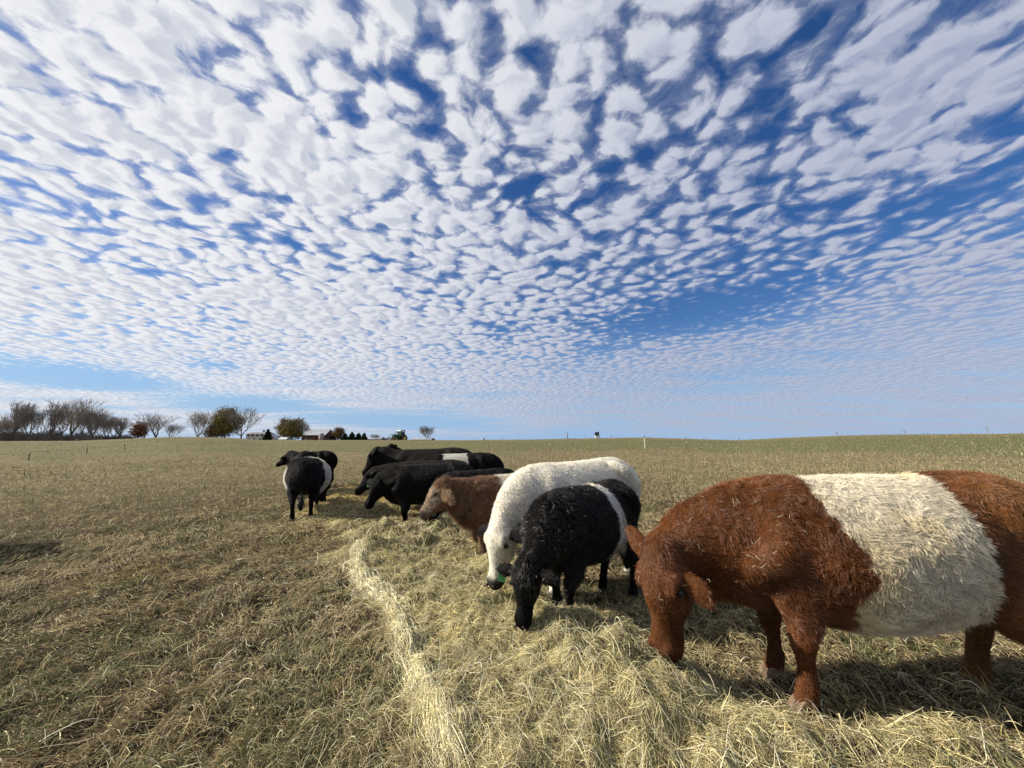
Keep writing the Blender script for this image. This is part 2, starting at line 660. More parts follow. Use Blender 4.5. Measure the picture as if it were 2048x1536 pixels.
# ---- the ground sheet: polar grid round the viewer
NA = 900
rs = np.concatenate([[0.0], np.geomspace(0.35, 12.0, 150), np.geomspace(12.3, 140.0, 110), np.geomspace(146.0, 4000.0, 40)])
az = np.linspace(-math.pi, math.pi, NA, endpoint=False)
A, R = np.meshgrid(az, rs[1:])
GX, GY = R * np.sin(A), R * np.cos(A)
GZ = ground_z(GX, GY)
V = np.concatenate([[[0, 0, float(ground_z(0, 0.001))]], np.stack([GX, GY, GZ], -1).reshape(-1, 3)])
nr = len(rs) - 1
i, j = np.meshgrid(np.arange(nr - 1), np.arange(NA), indexing='ij')
j2 = (j + 1) % NA
F = np.stack([1 + i * NA + j, 1 + (i + 1) * NA + j, 1 + (i + 1) * NA + j2, 1 + i * NA + j2], -1).reshape(-1, 4)[:, ::-1]
me = fast_mesh('field', V, F)
# the hole under the viewer's feet
bmx = bmesh.new()
bmx.from_mesh(me)
bmx.verts.ensure_lookup_table()
for k in range(NA):
    bmx.faces.new((bmx.verts[0], bmx.verts[1 + (k + 1) % NA], bmx.verts[1 + k]))
bmx.to_mesh(me)
bmx.free()
me.polygons.foreach_set('use_smooth', [True] * len(me.polygons))
field = bpy.data.objects.new('field', me)
coll.objects.link(field)
tag(field, 'grazed pasture of short dead and green grass rolling up to a low crest', None, None, 'structure')

fm = bpy.data.materials.new('pasture')
fm.use_nodes = True
q = NB(fm.node_tree)
bs = fm.node_tree.nodes['Principled BSDF']
bs.inputs['Roughness'].default_value = 0.95
bs.inputs['Specular IOR Level'].default_value = 0.05
geo = q.node('ShaderNodeNewGeometry')
pos = geo.outputs['Position']
px_, py_, pz_ = q.sep(pos)
rr = q.vmath('LENGTH', q.comb(px_, py_, 0.0))
n1 = q.noise(pos, 0.33, 4.0, 0.6)
n2 = q.noise(pos, 2.3, 5.0, 0.6)
n3 = q.noise(pos, 26.0, 5.0, 0.65)
n4 = q.noise(pos, 9.0, 6.0, 0.65)
soil_n = q.mix(q.ramp(n3, 0.38, 0.62), (0.030, 0.022, 0.012, 1), (0.085, 0.066, 0.036, 1))
# farther off the eye sees the blades, not the soil: dead tan with green
tan_f = q.mix(q.ramp(n4, 0.34, 0.66), (0.095, 0.076, 0.042, 1), (0.25, 0.205, 0.118, 1))
grn_f = q.mix(q.ramp(n4, 0.34, 0.66), (0.060, 0.074, 0.028, 1), (0.125, 0.135, 0.058, 1))
gmask = q.ramp(q.math('ADD', n1, q.math('MULTIPLY', q.math('SUBTRACT', n2, 0.5), 0.8)), 0.47, 0.66)
far = q.mix(q.math('MULTIPLY', gmask, 0.55), tan_f, grn_f)
# greener strip close under the crest
strip = q.math('MULTIPLY', q.ramp(q.math('ADD', rr, q.math('MULTIPLY', q.math('SUBTRACT', n1, 0.5), 9.0)), 34.0, 41.0), q.ramp(rr, 62.0, 56.0))
far = q.mix(q.math('MULTIPLY', strip, q.ramp(px_, -40.0, 10.0, 0.28, 0.62)), far, grn_f)
# worn line and paler mown strips on the left
col = q.mix(q.ramp(rr, 7.0, 22.0), soil_n, far)
q.link(col, bs.inputs['Base Color'])
bp = q.node('ShaderNodeBump')
bp.inputs['Strength'].default_value = 0.7
bp.inputs['Distance'].default_value = 0.05
q.link(q.math('ADD', n4, n3), bp.inputs['Height'])
q.link(bp.outputs[0], bs.inputs['Normal'])
me.materials.append(fm)

# ---- the bed of hay under the loose stalks
hx0, hy0 = HAY.min(0) - .8
hx1, hy1 = HAY.max(0) + .8
hx1 = min(hx1, 5.0)
hy1 = min(hy1, 16.0)
step = 0.035
gx = np.arange(hx0, hx1, step)
gy = np.arange(max(hy0, .3), hy1, step)
HX, HY = np.meshgrid(gx, gy)
HH = hay_h(HX, HY)
HZ = ground_z(HX, HY) + HH - 0.012
keep = HH > 0.012
cell = keep[:-1, :-1] & keep[1:, :-1] & keep[:-1, 1:] & keep[1:, 1:]
idx = np.arange(HX.size).reshape(HX.shape)
F = np.stack([idx[:-1, :-1][cell], idx[:-1, 1:][cell], idx[1:, 1:][cell], idx[1:, :-1][cell]], -1)
used = np.unique(F)
remap = np.zeros(HX.size, int)
remap[used] = np.arange(len(used))
V = np.stack([HX.ravel(), HY.ravel(), HZ.ravel()], -1)[used]
hme = fast_mesh('hay_bed', V, remap[F])
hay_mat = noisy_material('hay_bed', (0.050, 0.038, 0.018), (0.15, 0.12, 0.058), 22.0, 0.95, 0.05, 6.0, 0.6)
hme.materials.append(hay_mat)
hay_root = bpy.data.objects.new('hay', hme)
coll.objects.link(hay_root)
tag(hay_root, 'loose pale yellow hay spread in a long heaped row the cattle are eating from', 'hay', None, 'stuff')

# ====================================================================== loose stalks and grass
straw_mat = strand_material('straw', 0.45, 0.25, 0.04)


def in_view(x, y, margin=0.12):
    return (y > 0.2) & (np.abs(x) < y * (1.38 + margin) + 0.9)


def lay_stalks(x, y, h0, length, lift, ang, bend, k=5, clear=0.006, broken=.28):
    """curved fibres lying on the surface; returns (n,k,3)"""
    n = len(x)
    t = np.linspace(-.5, .5, k)[None, :]
    a = ang[:, None] + bend[:, None] * t
    node = rng.integers(1, k - 1, n)
    kink = rng.normal(0, .9, n) * (rng.random(n) < broken)
    a = a + kink[:, None] * (np.arange(k)[None] >= node[:, None])
    dx = np.cos(a) * length[:, None] / (k - 1)
    dy = np.sin(a) * length[:, None] / (k - 1)
    X = x[:, None] + np.cumsum(dx, 1) - dx.sum(1, keepdims=True) / 2
    Y = y[:, None] + np.cumsum(dy, 1) - dy.sum(1, keepdims=True) / 2
    Z = ground_z(X, Y) + h0(X, Y)
    tt = t + .5
    Z = Z + clear + lift[:, 0:1] * tt + lift[:, 1:2] * (4 * tt * (1 - tt)) + lift[:, 2:3] * (1 - tt)
    return np.stack([X, Y, Z], -1)


def scatter(n, rmin, rmax, power=1.0):
    """points in the visible wedge, denser near the viewer"""
    u = rng.random(n)
    r = rmin * (rmax / rmin) ** (u ** power)
    n_w = int(n * .16)          # a thinner spread beyond the edges of the picture
    a = (rng.random(n) * 2 - 1) * math.radians(57)
    a[:n_w] = np.sign(a[:n_w]) * math.radians(57) + a[:n_w] * .35
    return r * np.sin(a), r * np.cos(a)


def pick(pal, n, sig=.38):
    pal = np.array(pal)
    c = pal[rng.integers(0, len(pal), n)]
    return c * np.clip(rng.lognormal(-.08, sig, (n, 1)), .3, 1.9) * rng.uniform(0.94, 1.06, (n, 3))


DEAD = [(.30, .245, .125), (.38, .32, .17), (.22, .175, .085), (.48, .42, .25), (.15, .12, .06), (.34, .28, .13), (.27, .225, .12)]
GREEN = [(.085, .115, .030), (.11, .145, .045), (.065, .095, .028), (.14, .15, .055)]
HAYC = [(.50, .43, .205), (.59, .525, .28), (.40, .33, .155), (.68, .62, .38), (.30, .24, .11), (.48, .425, .20), (.40, .365, .165)]


def green_mask(x, y):
    return smooth01((fbm(x * 1.9, y * 1.9, oct=4, seed=21) - 0.50) / 0.16)


# --- matted dead grass over the whole near pasture
def dead_grass(n, rmin, rmax, rad, lmul):
    x, y = scatter(n, rmin, rmax)
    r = np.hypot(x, y)
    tuft = vnoise(x * 8.5, y * 8.5, seed=6) * .5 + vnoise(x * 17, y * 17, seed=66) * .5
    m = (hay_h(x, y) < 0.05) & (rng.random(n) < .22 + .95 * smooth01((tuft - .32) / .3))
    x, y, r = x[m], y[m], r[m]
    n = len(x)
    comb_a = 2.4 + (vnoise(x * .9, y * .9, seed=31) - .5) * 5.0
    ang = comb_a + rng.normal(0, .75, n)
    L = rng.gamma(3.2, .0135, n) * lmul + .015
    lift = np.abs(rng.normal(0, 1, (n, 3))) * np.array([.026, .009, .008]) * np.minimum(lmul, 1.8)
    P_ = lay_stalks(x, y, lambda a, b: 0.0, L, lift, ang, rng.normal(0, .45, n), 5)
    rd = rad * .85 * (0.6 + .9 * rng.random(n)) * np.clip(r / 3.0, .8, 12) ** .75
    g_ = rng.random(n) < green_mask(x, y) * .24 + .03
    c = pick(DEAD, n, .38 if rmin < 3 else .22)
    # weathered and trampled patches
    pt = fbm(x * 1.7, y * 1.7, oct=3, seed=44)
    c = c * (0.56 + 1.08 * pt)[:, None] * np.array([1.03, .95, .91])
    c[g_] = pick(GREEN, int(g_.sum()))
    return P_, rd, c


def green_tufts(n, rmin, rmax, rad):
    x, y = scatter(n, rmin, rmax)
    r = np.hypot(x, y)
    m = (hay_h(x, y) < 0.03) & (rng.random(n) < 0.12 + green_mask(x, y))
    x, y, r = x[m], y[m], r[m]
    n = len(x)
    ang = rng.random(n) * 6.28
    lean = np.abs(rng.normal(.5, .35, n))
    H = rng.gamma(5, .010, n) + .015
    t = np.linspace(0, 1, 4)[None, :]
    X = x[:, None] + np.cos(ang)[:, None] * H[:, None] * lean[:, None] * t ** 1.6 * 1.6
    Y = y[:, None] + np.sin(ang)[:, None] * H[:, None] * lean[:, None] * t ** 1.6 * 1.6
    Z = ground_z(x, y)[:, None] + H[:, None] * (t - .25 * lean[:, None] * t * t) - .003
    dry = rng.random(n) < .35
    c = pick(GREEN, n)
    c[dry] = pick(DEAD, int(dry.sum()))
    return np.stack([X, Y, Z], -1), rad * (0.7 + .6 * rng.random(n)) * np.clip(r / 3.0, .8, 12) ** .8, c


def build_grass(name, sets):
    k = max(s_[0].shape[1] for s_ in sets)
    Ps, Rs, Cs = [], [], []
    for p_, r_, c_ in sets:
        if p_.shape[1] != k:
            src = np.linspace(0, 1, p_.shape[1])
            dst = np.linspace(0, 1, k)
            ii = np.clip(np.searchsorted(src, dst) - 1, 0, len(src) - 2)
            f = ((dst - src[ii]) / (src[ii + 1] - src[ii]))[None, :, None]
            p_ = p_[:, ii] * (1 - f) + p_[:, ii + 1] * f
        Ps.append(p_)
        Rs.append(r_)
        Cs.append(c_)
    return strands(name, np.concatenate(Ps), np.concatenate(Rs), np.concatenate(Cs), straw_mat)


grass = build_grass('grass', [
    dead_grass(30000, .25, 1.3, .0011, 1.0),
    dead_grass(200000, 1.0, 9.0, .0013, 1.0),
    dead_grass(130000, 6.0, 30.0, .0014, 1.5),
    green_tufts(85000, 1.0, 10.0, .0011),
    green_tufts(50000, 8.0, 32.0, .0013),
])
tag(grass, 'matted dead tan grass with short green blades covering the pasture', 'grass', None, 'stuff')


# --- taller stubble and rough grass in the middle distance
def stubble(n, rmin, rmax):
    x, y = scatter(n, rmin, rmax)
    r = np.hypot(x, y)
    m = rng.random(n) < (.25 + .75 * smooth01((x + 6 + 5 * vnoise(x * .2, y * .2, seed=8)) / 10)) * smooth01((r - 9) / 8)
    x, y, r = x[m], y[m], r[m]
    n = len(x)
    ang = rng.random(n) * 6.28
    H = rng.gamma(6, .022, n) * (0.6 + .6 * vnoise(x * .35, y * .35, seed=14)) * np.where((r > 41) & (r < 62), .8, 1.0)
    ln = rng.random(n) * .9
    t = np.linspace(0, 1, 3)[None, :]
    X = x[:, None] + np.cos(ang)[:, None] * (H * ln)[:, None] * t ** 1.5
    Y = y[:, None] + np.sin(ang)[:, None] * (H * ln)[:, None] * t ** 1.5
    Z = ground_z(x, y)[:, None] + H[:, None] * t * (1 - .2 * ln)[:, None]
    gz = (rng.random(n) < np.where((r > 36) & (r < 60), .45, .22))
    c = pick([(.34, .28, .15), (.28, .22, .115), (.38, .32, .18), (.24, .19, .10)], n, .16)
    c[gz] = pick([(.10, .125, .04), (.13, .15, .05), (.16, .165, .07)], int(gz.sum()), .16)
    return np.stack([X, Y, Z], -1), .0011 * r ** .62 * (0.6 + .8 * rng.random(n)), c


st = build_grass('stubble', [stubble(90000, 10.0, 63.0)])
tag(st, 'rough upright tan stubble and grass stems rising towards the crest', 'stubble', None, 'stuff')


# --- loose hay stalks
def hay_stalks(n, rmin, rmax, rad, lmul):
    x, y = scatter(n, rmin, rmax)
    h = hay_h(x, y)
    ed = line_dist(x, y, EDGE)
    m = rng.random(n) < np.clip(h / 0.035, 0, 1)
    x, y, h, ed = x[m], y[m], h[m], ed[m]
    r = np.hypot(x, y)
    n = len(x)
    e = .02
    gxx = (hay_h(x + e, y) - hay_h(x - e, y)) / (2 * e)
    gyy = (hay_h(x, y + e) - hay_h(x, y - e)) / (2 * e)
    comb_a = (vnoise(x * 1.3, y * 1.3, seed=52) * 2 + vnoise(x * 3, y * 3, seed=53)) * 5.0
    slope_a = np.arctan2(gyy, gxx)
    steep = np.clip(np.hypot(gxx, gyy) * 1.2, 0, 1)
    ang = comb_a * (1 - steep) + slope_a * steep + rng.normal(0, .75, n)
    d = EDGE[0] - EDGE[-1]
    on = np.exp(-(ed / .06) ** 2)
    near_edge = rng.random(n) < on
    ang = np.where(near_edge, math.atan2(d[1], d[0]) + rng.normal(0, .22, n), ang)
    L = (rng.gamma(3, .036, n) + .035) * lmul
    lift = np.abs(rng.normal(0, 1, (n, 3))) * np.array([.028, .010, .012])
    P_ = lay_stalks(x, y, hay_h, L, lift, ang, rng.normal(0, .35, n), 6, .004)
    rd = rad * (0.6 + .9 * rng.random(n)) * np.clip(r / 2.5, .8, 12) ** .7
    c = pick(HAYC, n)
    c = c * (0.42 + 0.92 * fbm(x * 2.2, y * 2.2, oct=3, seed=61))[:, None]
    warm = smooth01((y - 6.5) / 3)[:, None]
    c = c * (1 - warm) + c * np.array([1.06, .92, .70]) * warm
    c[near_edge] *= 1.12
    return P_, rd, c


def strays(n):
    """single stalks lying or sticking up beyond the hay"""
    x, y = scatter(n, 1.1, 14.0)
    sd = poly_sd(x, y, HAY)
    m = rng.random(n) < np.exp(-np.clip(sd, 0, 9) / 1.0) * .8 + .05
    x, y = x[m], y[m]
    n = len(x)
    r = np.hypot(x, y)
    L = rng.gamma(3, .024, n) + .02
    lift = np.abs(rng.normal(0, 1, (n, 3))) * np.array([.05, .02, .01])
    P_ = lay_stalks(x, y, hay_h, L, lift, rng.random(n) * 6.28, rng.normal(0, .5, n), 6, .02)
    return P_, .0011 * (0.6 + .8 * rng.random(n)) * np.clip(r / 2.5, .8, 12) ** .7, pick(HAYC + [(.7, .66, .48)], n)


def coarse(n):
    """coarse pale stems standing out of the heaps"""
    x, y = scatter(n, 1.1, 9.0)
    m = rng.random(n) < np.clip(hay_h(x, y) / .07, 0, 1)
    x, y = x[m], y[m]
    n = len(x)
    r = np.hypot(x, y)
    L = rng.gamma(5, .035, n) + .06
    lift = np.abs(rng.normal(0, 1, (n, 3))) * np.array([.045, .006, .010])
    P_ = lay_stalks(x, y, hay_h, L, lift, rng.random(n) * 6.28, rng.normal(0, .2, n), 6, .016)
    return P_, .0017 * (0.6 + .7 * rng.random(n)) * np.clip(r / 2.5, .8, 12) ** .6, pick([(.74, .69, .47), (.66, .60, .36), (.80, .76, .56)], n, .2)


def chaff(n):
    """broken leaf, seed heads and short bits of stem"""
    x, y = scatter(n, 1.0, 9.0)
    sd = poly_sd(x, y, HAY)
    m = rng.random(n) < np.exp(-np.clip(sd, 0, 9) / .8) * .75 + .25
    x, y = x[m], y[m]
    n = len(x)
    r = np.hypot(x, y)
    L = rng.gamma(3, .006, n) + .008
    lift = np.abs(rng.normal(0, 1, (n, 3))) * np.array([.010, .003, .006])
    P_ = lay_stalks(x, y, hay_h, L, lift, rng.random(n) * 6.28, rng.normal(0, .3, n), 4, .010)
    return P_, .0021 * (0.5 + .9 * rng.random(n)) * np.clip(r / 2.5, .8, 12) ** .6, pick(HAYC + DEAD + [(.75, .70, .52), (.12, .09, .05)], n)


def rope(n):
    """the combed edge of the windrow: long stalks lying side by side"""
    seg = rng.integers(0, len(EDGE) - 1, n * 2)
    w_ = np.hypot(*(EDGE[1:] - EDGE[:-1]).T)
    seg = rng.choice(len(w_), n, p=w_ / w_.sum())
    t_ = rng.random(n)
    p_ = EDGE[seg] + (EDGE[seg + 1] - EDGE[seg]) * t_[:, None]
    d_ = EDGE[seg + 1] - EDGE[seg]
    a_ = np.arctan2(d_[:, 1], d_[:, 0])
    off_ = rng.normal(0, 1, n) * (.017 + .030 * vnoise(p_[:, 1] * 2.3, p_[:, 1] * 0 + 3, seed=71) ** 2) + .03 * np.sin(p_[:, 1] * 3)
    x, y = p_[:, 0] - np.sin(a_) * off_, p_[:, 1] + np.cos(a_) * off_
    L = rng.gamma(5, .035, n) + .06
    lift = np.abs(rng.normal(0, 1, (n, 3))) * np.array([.016, .016, .012])
    P_ = lay_stalks(x, y, hay_h, L, lift, a_ + rng.normal(0, .17, n), rng.normal(0, .3, n), 6, .008)
    return P_, .0014 * (.6 + .8 * rng.random(n)) * np.clip(np.hypot(x, y) / 2.5, .8, 12) ** .6, pick([(.70, .65, .42), (.62, .56, .33), (.74, .70, .50), (.50, .44, .23)], n)


E_ = build_grass('hay_stalks', [rope(17000), hay_stalks(350000, 1.0, 6.0, .0013, 1.0), hay_stalks(150000, 5.0, 14.0, .0014, 1.3), strays(45000), chaff(90000), coarse(9000)])
E_.parent = hay_root
tag(E_, None, None, None, 'stuff')

# ====================================================================== far trees
bark = noisy_material('bark', (0.14, 0.12, 0.10), (0.22, 0.195, 0.165), 3.0, 0.9, 0.1)
twig_mat = noisy_material('twigs', (0.19, 0.17, 0.15), (0.30, 0.27, 0.24), 1.0, 0.9, 0.1)


def leaf_material(name, c1, c2):
    m = noisy_material(name, c1, c2, 1.6, 0.8, 0.1, 3.0)
    return m


leaf_olive = leaf_material('olive_leaves', (0.11, 0.105, 0.032), (0.28, 0.215, 0.065))
leaf_brown = leaf_material('brown_leaves', (0.10, 0.055, 0.022), (0.20, 0.12, 0.05))
leaf_red = leaf_material('rust_leaves', (0.15, 0.065, 0.035), (0.26, 0.13, 0.07))
leaf_fir = leaf_material('fir_needles', (0.012, 0.020, 0.010), (0.030, 0.042, 0.018))


def grow_tree(seed, h, spread, levels=6, trunk_frac=.22, up=.35):
    """returns (thick segments, thin segments); each is (p0, p1, r0, r1)"""
    R_ = random.Random(seed)
    thick, thin = [], []

    def rec(p, d, L, r, lv):
        n = 2 if lv < 4 else 1
        q0 = p
        for i in range(n):
            d = (d + Vector((R_.gauss(0, .12), R_.gauss(0, .12), R_.gauss(0, .06) + .05 * up))).normalized()
            q1 = q0 + d * L / n
            (thick if lv <= 1 else thin).append((q0, q1, r * (1 - .25 * i / n), r * (1 - .25 * (i + 1) / n)))
            q0 = q1
            if i == 0 and lv in (1, 2, 3, 4):
                side = Vector((R_.gauss(0, 1), R_.gauss(0, 1), R_.gauss(.2, .4))).normalized()
                rec(q1, (d * .55 + side * .8 * spread + Vector((0, 0, .15))).normalized(), L * .72, r * .5, lv + 1)
        if lv >= levels:
            return
        k = (R_.choice((2, 3)) if lv < 4 else 2) if lv else R_.choice((4, 5, 6))
        a0 = R_.random() * 6.28
        for j in range(k):
            a = a0 + 6.28 * j / k + R_.gauss(0, .35)
            s = spread * (.65 + .5 * R_.random())
            nd = (d + Vector((math.cos(a), math.sin(a), 0)) * s + Vector((0, 0, up * .4))).normalized()
            rec(q0, nd, L * ((.72 if lv else 1.5) + .16 * R_.random()), r * .62, lv + 1)
    rec(Vector((0, 0, 0)), Vector((0, 0, 1)), h * trunk_frac, h * .015, 0)
    zmax = max(s_[1].z for s_ in thin)
    k = h / zmax
    sc = lambda L: [(a * k, b * k, r0, r1) for a, b, r0, r1 in L]
    return sc(thick), sc(thin)


def tubes_mesh(name, segs, mat, n=3, rmin=0.0):
    P0 = np.array([s_[0][:] for s_ in segs])
    P1 = np.array([s_[1][:] for s_ in segs])
    r0 = np.maximum(np.array([s_[2] for s_ in segs]), rmin)
    r1 = np.maximum(np.array([s_[3] for s_ in segs]), rmin)
    d = unit(P1 - P0)
    ref = np.where(np.abs(d[:, 2:3]) > .9, np.array([[1., 0, 0]]), np.array([[0, 0, 1.]]))
    a = unit(np.cross(d, ref))
    b = np.cross(d, a)
    V = []
    for P_, r_ in ((P0, r0), (P1, r1)):
        for k in range(n):
            t = 2 * math.pi * k / n
            V.append(P_ + (a * math.cos(t) + b * math.sin(t)) * r_[:, None])
    V = np.stack(V, 1).reshape(-1, 3)
    m = len(segs)
    base = np.arange(m)[:, None] * 2 * n
    F = np.concatenate([base + np.array([[k, (k + 1) % n, n + (k + 1) % n, n + k]]) for k in range(n)])
    me = fast_mesh(name, V, F, False)
    me.materials.append(mat)
    return me


def unit(v):
    v = np.asarray(v, float)
    return v / np.maximum(np.linalg.norm(v, axis=-1, keepdims=True), 1e-9)


def leaf_cloud(name, centres, n, size, spread, mat, seed):
    g_ = np.random.default_rng(seed)
    C_ = centres[g_.integers(0, len(centres), n)] + g_.normal(0, spread, (n, 3))
    u = unit(g_.normal(0, 1, (n, 3)))
    v = unit(np.cross(u, g_.normal(0, 1, (n, 3))))
    s = size * g_.uniform(.6, 1.3, (n, 1))
    V = np.stack([C_ - u * s - v * s * .6, C_ + u * s - v * s * .6, C_ + u * s * .7 + v * s * .8, C_ - u * s * .8 + v * s * .6], 1).reshape(-1, 3)
    F = np.arange(n * 4).reshape(n, 4)
    me = fast_mesh(name, V, F, False)
    me.materials.append(mat)
    return me


def link(name, me, parent=None):
    o = bpy.data.objects.new(name, me)
    coll.objects.link(o)
    o.parent = parent
    return o


PROTO = {}
for i_, (sp, up, tf) in enumerate(((.46, .95, .10), (.52, 1.0, .08), (.30, 1.3, .12), (.40, .9, .15))):
    th, tn = grow_tree(100 + i_, 10.0, sp, 5 if i_ in (0, 2) else 6, tf, up)
    PROTO['bare%d' % i_] = (tubes_mesh('trunk', th, bark, 5, .045), tubes_mesh('crown', tn, twig_mat, 3, .012), tn)


def place_tree(name, px, top, wpx, kind, label, Y=150.0, leaf=None, n_leaf=2600, flat=1.0, base_z=0.95):
    x = at_depth(px, Y)
    Hh = CAM_H + (880 - top) / FPX * Y - base_z
    root = empty(name, (x, Y, base_z), (px * 1.7) % 6.28)
    tag(root, label, 'tree', None)
    me_t, me_c, tn = PROTO[kind]
    ends = np.array([s_[1][:] for s_ in tn])
    wid = np.percentile(np.hypot(ends[:, 0], ends[:, 1]), 93) * 2
    ks = Hh / 10.0
    kw = (wpx / FPX * Y) / wid
    if leaf is None:
        for nm, me in (('trunk', me_t), ('crown', me_c)):
            o = link(nm, me, root)
            o.scale = (kw, kw, ks)
    else:
        o = link('trunk', me_t, root)
        o.scale = (kw, kw, ks)
        o = link('branches', me_c, root)
        o.scale = (kw, kw, ks)
        g2 = np.random.default_rng(int(px) + 5)
        nc = 150
        u = unit(g2.normal(0, 1, (nc, 3))) * (g2.random((nc, 1)) ** .4)
        hw_ = wpx / FPX * Y / 2
        cl = np.array([0, 0, Hh * .56]) + u * np.array([hw_ * .92, hw_ * .92, Hh * .42])
        cl[:, :2] *= (1 + .12 * np.sin(cl[:, 2:3] * 2.1 + px))
        pts = cl
        o = link('crown', leaf_cloud('crown', pts, n_leaf, .17, .055 * Hh + .1, leaf, int(px)), root)
    return root


TREES = [
    ('bare_tree', 12, 838, 46, 'bare1', 'low bare grey tree at the left edge of the far tree line'),
    ('bare_tree', 30, 800, 52, 'bare2', 'tall narrow bare tree, second from the left on the far tree line'),
    ('bare_tree', 66, 812, 42, 'bare3', 'thin open bare tree with a gap of sky beneath it'),
    ('bare_tree', 104, 803, 52, 'bare2', 'upright bare tree close against the left of the widest bare tree'),
    ('bare_tree', 150, 793, 96, 'bare0', 'widest and tallest bare tree with a broad fan of branches'),
    ('bare_tree', 192, 815, 52, 'bare3', 'bare tree leaning against the right of the widest bare tree'),
    ('bare_tree', 222, 828, 44, 'bare1', 'pale low bare tree above the reddish undergrowth'),
    ('bare_tree', 250, 832, 44, 'bare2', 'short bare tree just left of the rust-red tree'),
    ('bare_tree', 318, 826, 84, 'bare0', 'rounded bare tree just right of the rust-red tree'),
    ('bare_tree', 400, 821, 62, 'bare1', 'bare vase-shaped tree standing alone on the low rise'),
    ('bare_tree', 489, 812, 66, 'bare0', 'dense bare tree growing against the olive brown tree'),
    ('bare_tree', 856, 851, 30, 'bare3', 'small solitary bare tree right of the tractor beside a low roof'),
    ('bare_tree', 754, 868, 26, 'bare1', 'tiny bare treetop behind the long pale shed'),
]
for nm, px, top, w, kind, lab in TREES:
    place_tree(nm, px, top, w, kind, lab)
SECOND = {5: 'short bare tree in the back rank at the far left end', 45: 'bare tree in the back rank right of the tall narrow one',
          88: 'bare tree in the back rank between the thin open tree and the upright one', 128: 'bare tree in the back rank just left of the widest tree',
          175: 'bare tree in the back rank behind the right half of the widest tree', 208: 'low bare tree in the back rank above the reddish undergrowth',
          236: 'small bare tree in the back rank left of the rust-red tree', 345: 'small bare tree right of the rounded one, before the gap',
          296: 'small bare tree touching the right side of the rust-red tree'}
for (px, Y, w, top) in ((45, 165, 60, 826), (88, 168, 50, 822), (128, 170, 70, 815), (175, 168, 60, 822), (208, 165, 50, 836), (236, 160, 44, 840), (5, 172, 60, 842), (345, 160, 40, 846), (296, 162, 40, 842)):
    r_ = place_tree('bare_tree', px, top, w, 'bare%d' % (px % 4), None, Y)
    tag(r_, SECOND[px], 'tree', 'bare trees in the second rank')
place_tree('rust_tree', 283, 844, 24, 'bare1', 'small rust-red leafed tree in the far tree line', 148, leaf_red, 2500)
place_tree('brown_tree', 430, 853, 34, 'bare1', 'low brown-leaved tree left of the olive brown tree', 150, leaf_brown, 2500)
place_tree('olive_brown_tree', 455, 817, 62, 'bare0', 'large olive brown tree still holding its leaves', 152, leaf_olive, 13000)
place_tree('round_tree', 588, 838, 62, 'bare1', 'round dark green and brown leafed tree left of the barn', 150, leaf_olive, 13000)
place_tree('russet_tree', 680, 855, 22, 'bare2', 'small russet tree just right of the barn', 150, leaf_brown, 2000)


def conifer(px, top, wpx, label, Y=150.0):
    x = at_depth(px, Y)
    Hh = CAM_H + (880 - top) / FPX * Y - .95
    root = empty('evergreen_tree', (x, Y, .95), px % 6.28)
    tag(root, label, 'tree')
    MB().tube([(0, 0, 0), (0, 0, Hh * .9)], [.14, .03], 6).build('trunk', bark, root)
    g_ = np.random.default_rng(int(px))
    n = 1500
    t = g_.random(n) ** .7
    z = Hh * (1 - t * .93)
    rad = (wpx / FPX * Y / 2) * t ** .75 * (.55 + .5 * g_.random(n)) * (1 + .25 * np.sin(z * 6))
    a = g_.random(n) * 6.28
    cc = np.stack([rad * np.cos(a), rad * np.sin(a), z], -1)
    link('crown', leaf_cloud('crown', cc, 2600, .20, .08, leaf_fir, int(px) + 1), root)


conifer(540, 859, 17, 'dark evergreen rising behind the white farmhouse', 152)
conifer(693, 868, 18, 'short dark evergreen beside the russet tree', 140)
conifer(707, 865, 18, 'taller dark evergreen in the middle of the clump', 142)
conifer(720, 867, 16, 'narrow dark evergreen, second from the right in the clump', 144)
conifer(731, 867, 14, 'pointed dark evergreen at the right end of the clump', 140)
for px, top, w, lab in ((668, 872, 20, 'low dark shrub between the barn and the russet tree'), (778, 877, 14, 'small dark shrub left of the tractor')):
    conifer(px, top, w, lab, 138)
    coll.objects[-1]

# undergrowth along the foot of the tree line: nobody could count its stems
g_ = np.random.default_rng(5)
n = 15000
px_ = g_.uniform(-140, 276, n)
Yb = g_.uniform(143, 160, n)
xb = (px_ - 1024) / FPX * Yb
hb = (2.6 + 3.6 * vnoise(px_ * .035, px_ * 0 + 2.0, seed=4)) * g_.uniform(.25, 1.0, n) * np.interp(px_, [-140, 170, 276], [1.2, 1.0, .45])
lean = g_.normal(0, .35, (n, 2))
P0 = np.stack([xb, Yb, np.full(n, .9)], -1) + np.stack([g_.normal(0, .3, n), g_.normal(0, .3, n), hb * g_.random(n) * .55], -1)
P1 = P0 + np.stack([lean[:, 0] * hb * .7, lean[:, 1] * hb * .7, hb * .5], -1)
segs = list(zip([Vector(p) for p in P0], [Vector(p) for p in P1], [.045] * n, [.025] * n))
under_mat = noisy_material('undergrowth', (0.09, 0.078, 0.068), (0.17, 0.15, 0.13), 0.25, 0.95, 0.05)
th = link('thicket', tubes_mesh('thicket', segs, under_mat, 3, .02))
tag(th, 'dark tangled undergrowth along the foot of the bare tree line', 'thicket', None, 'stuff')

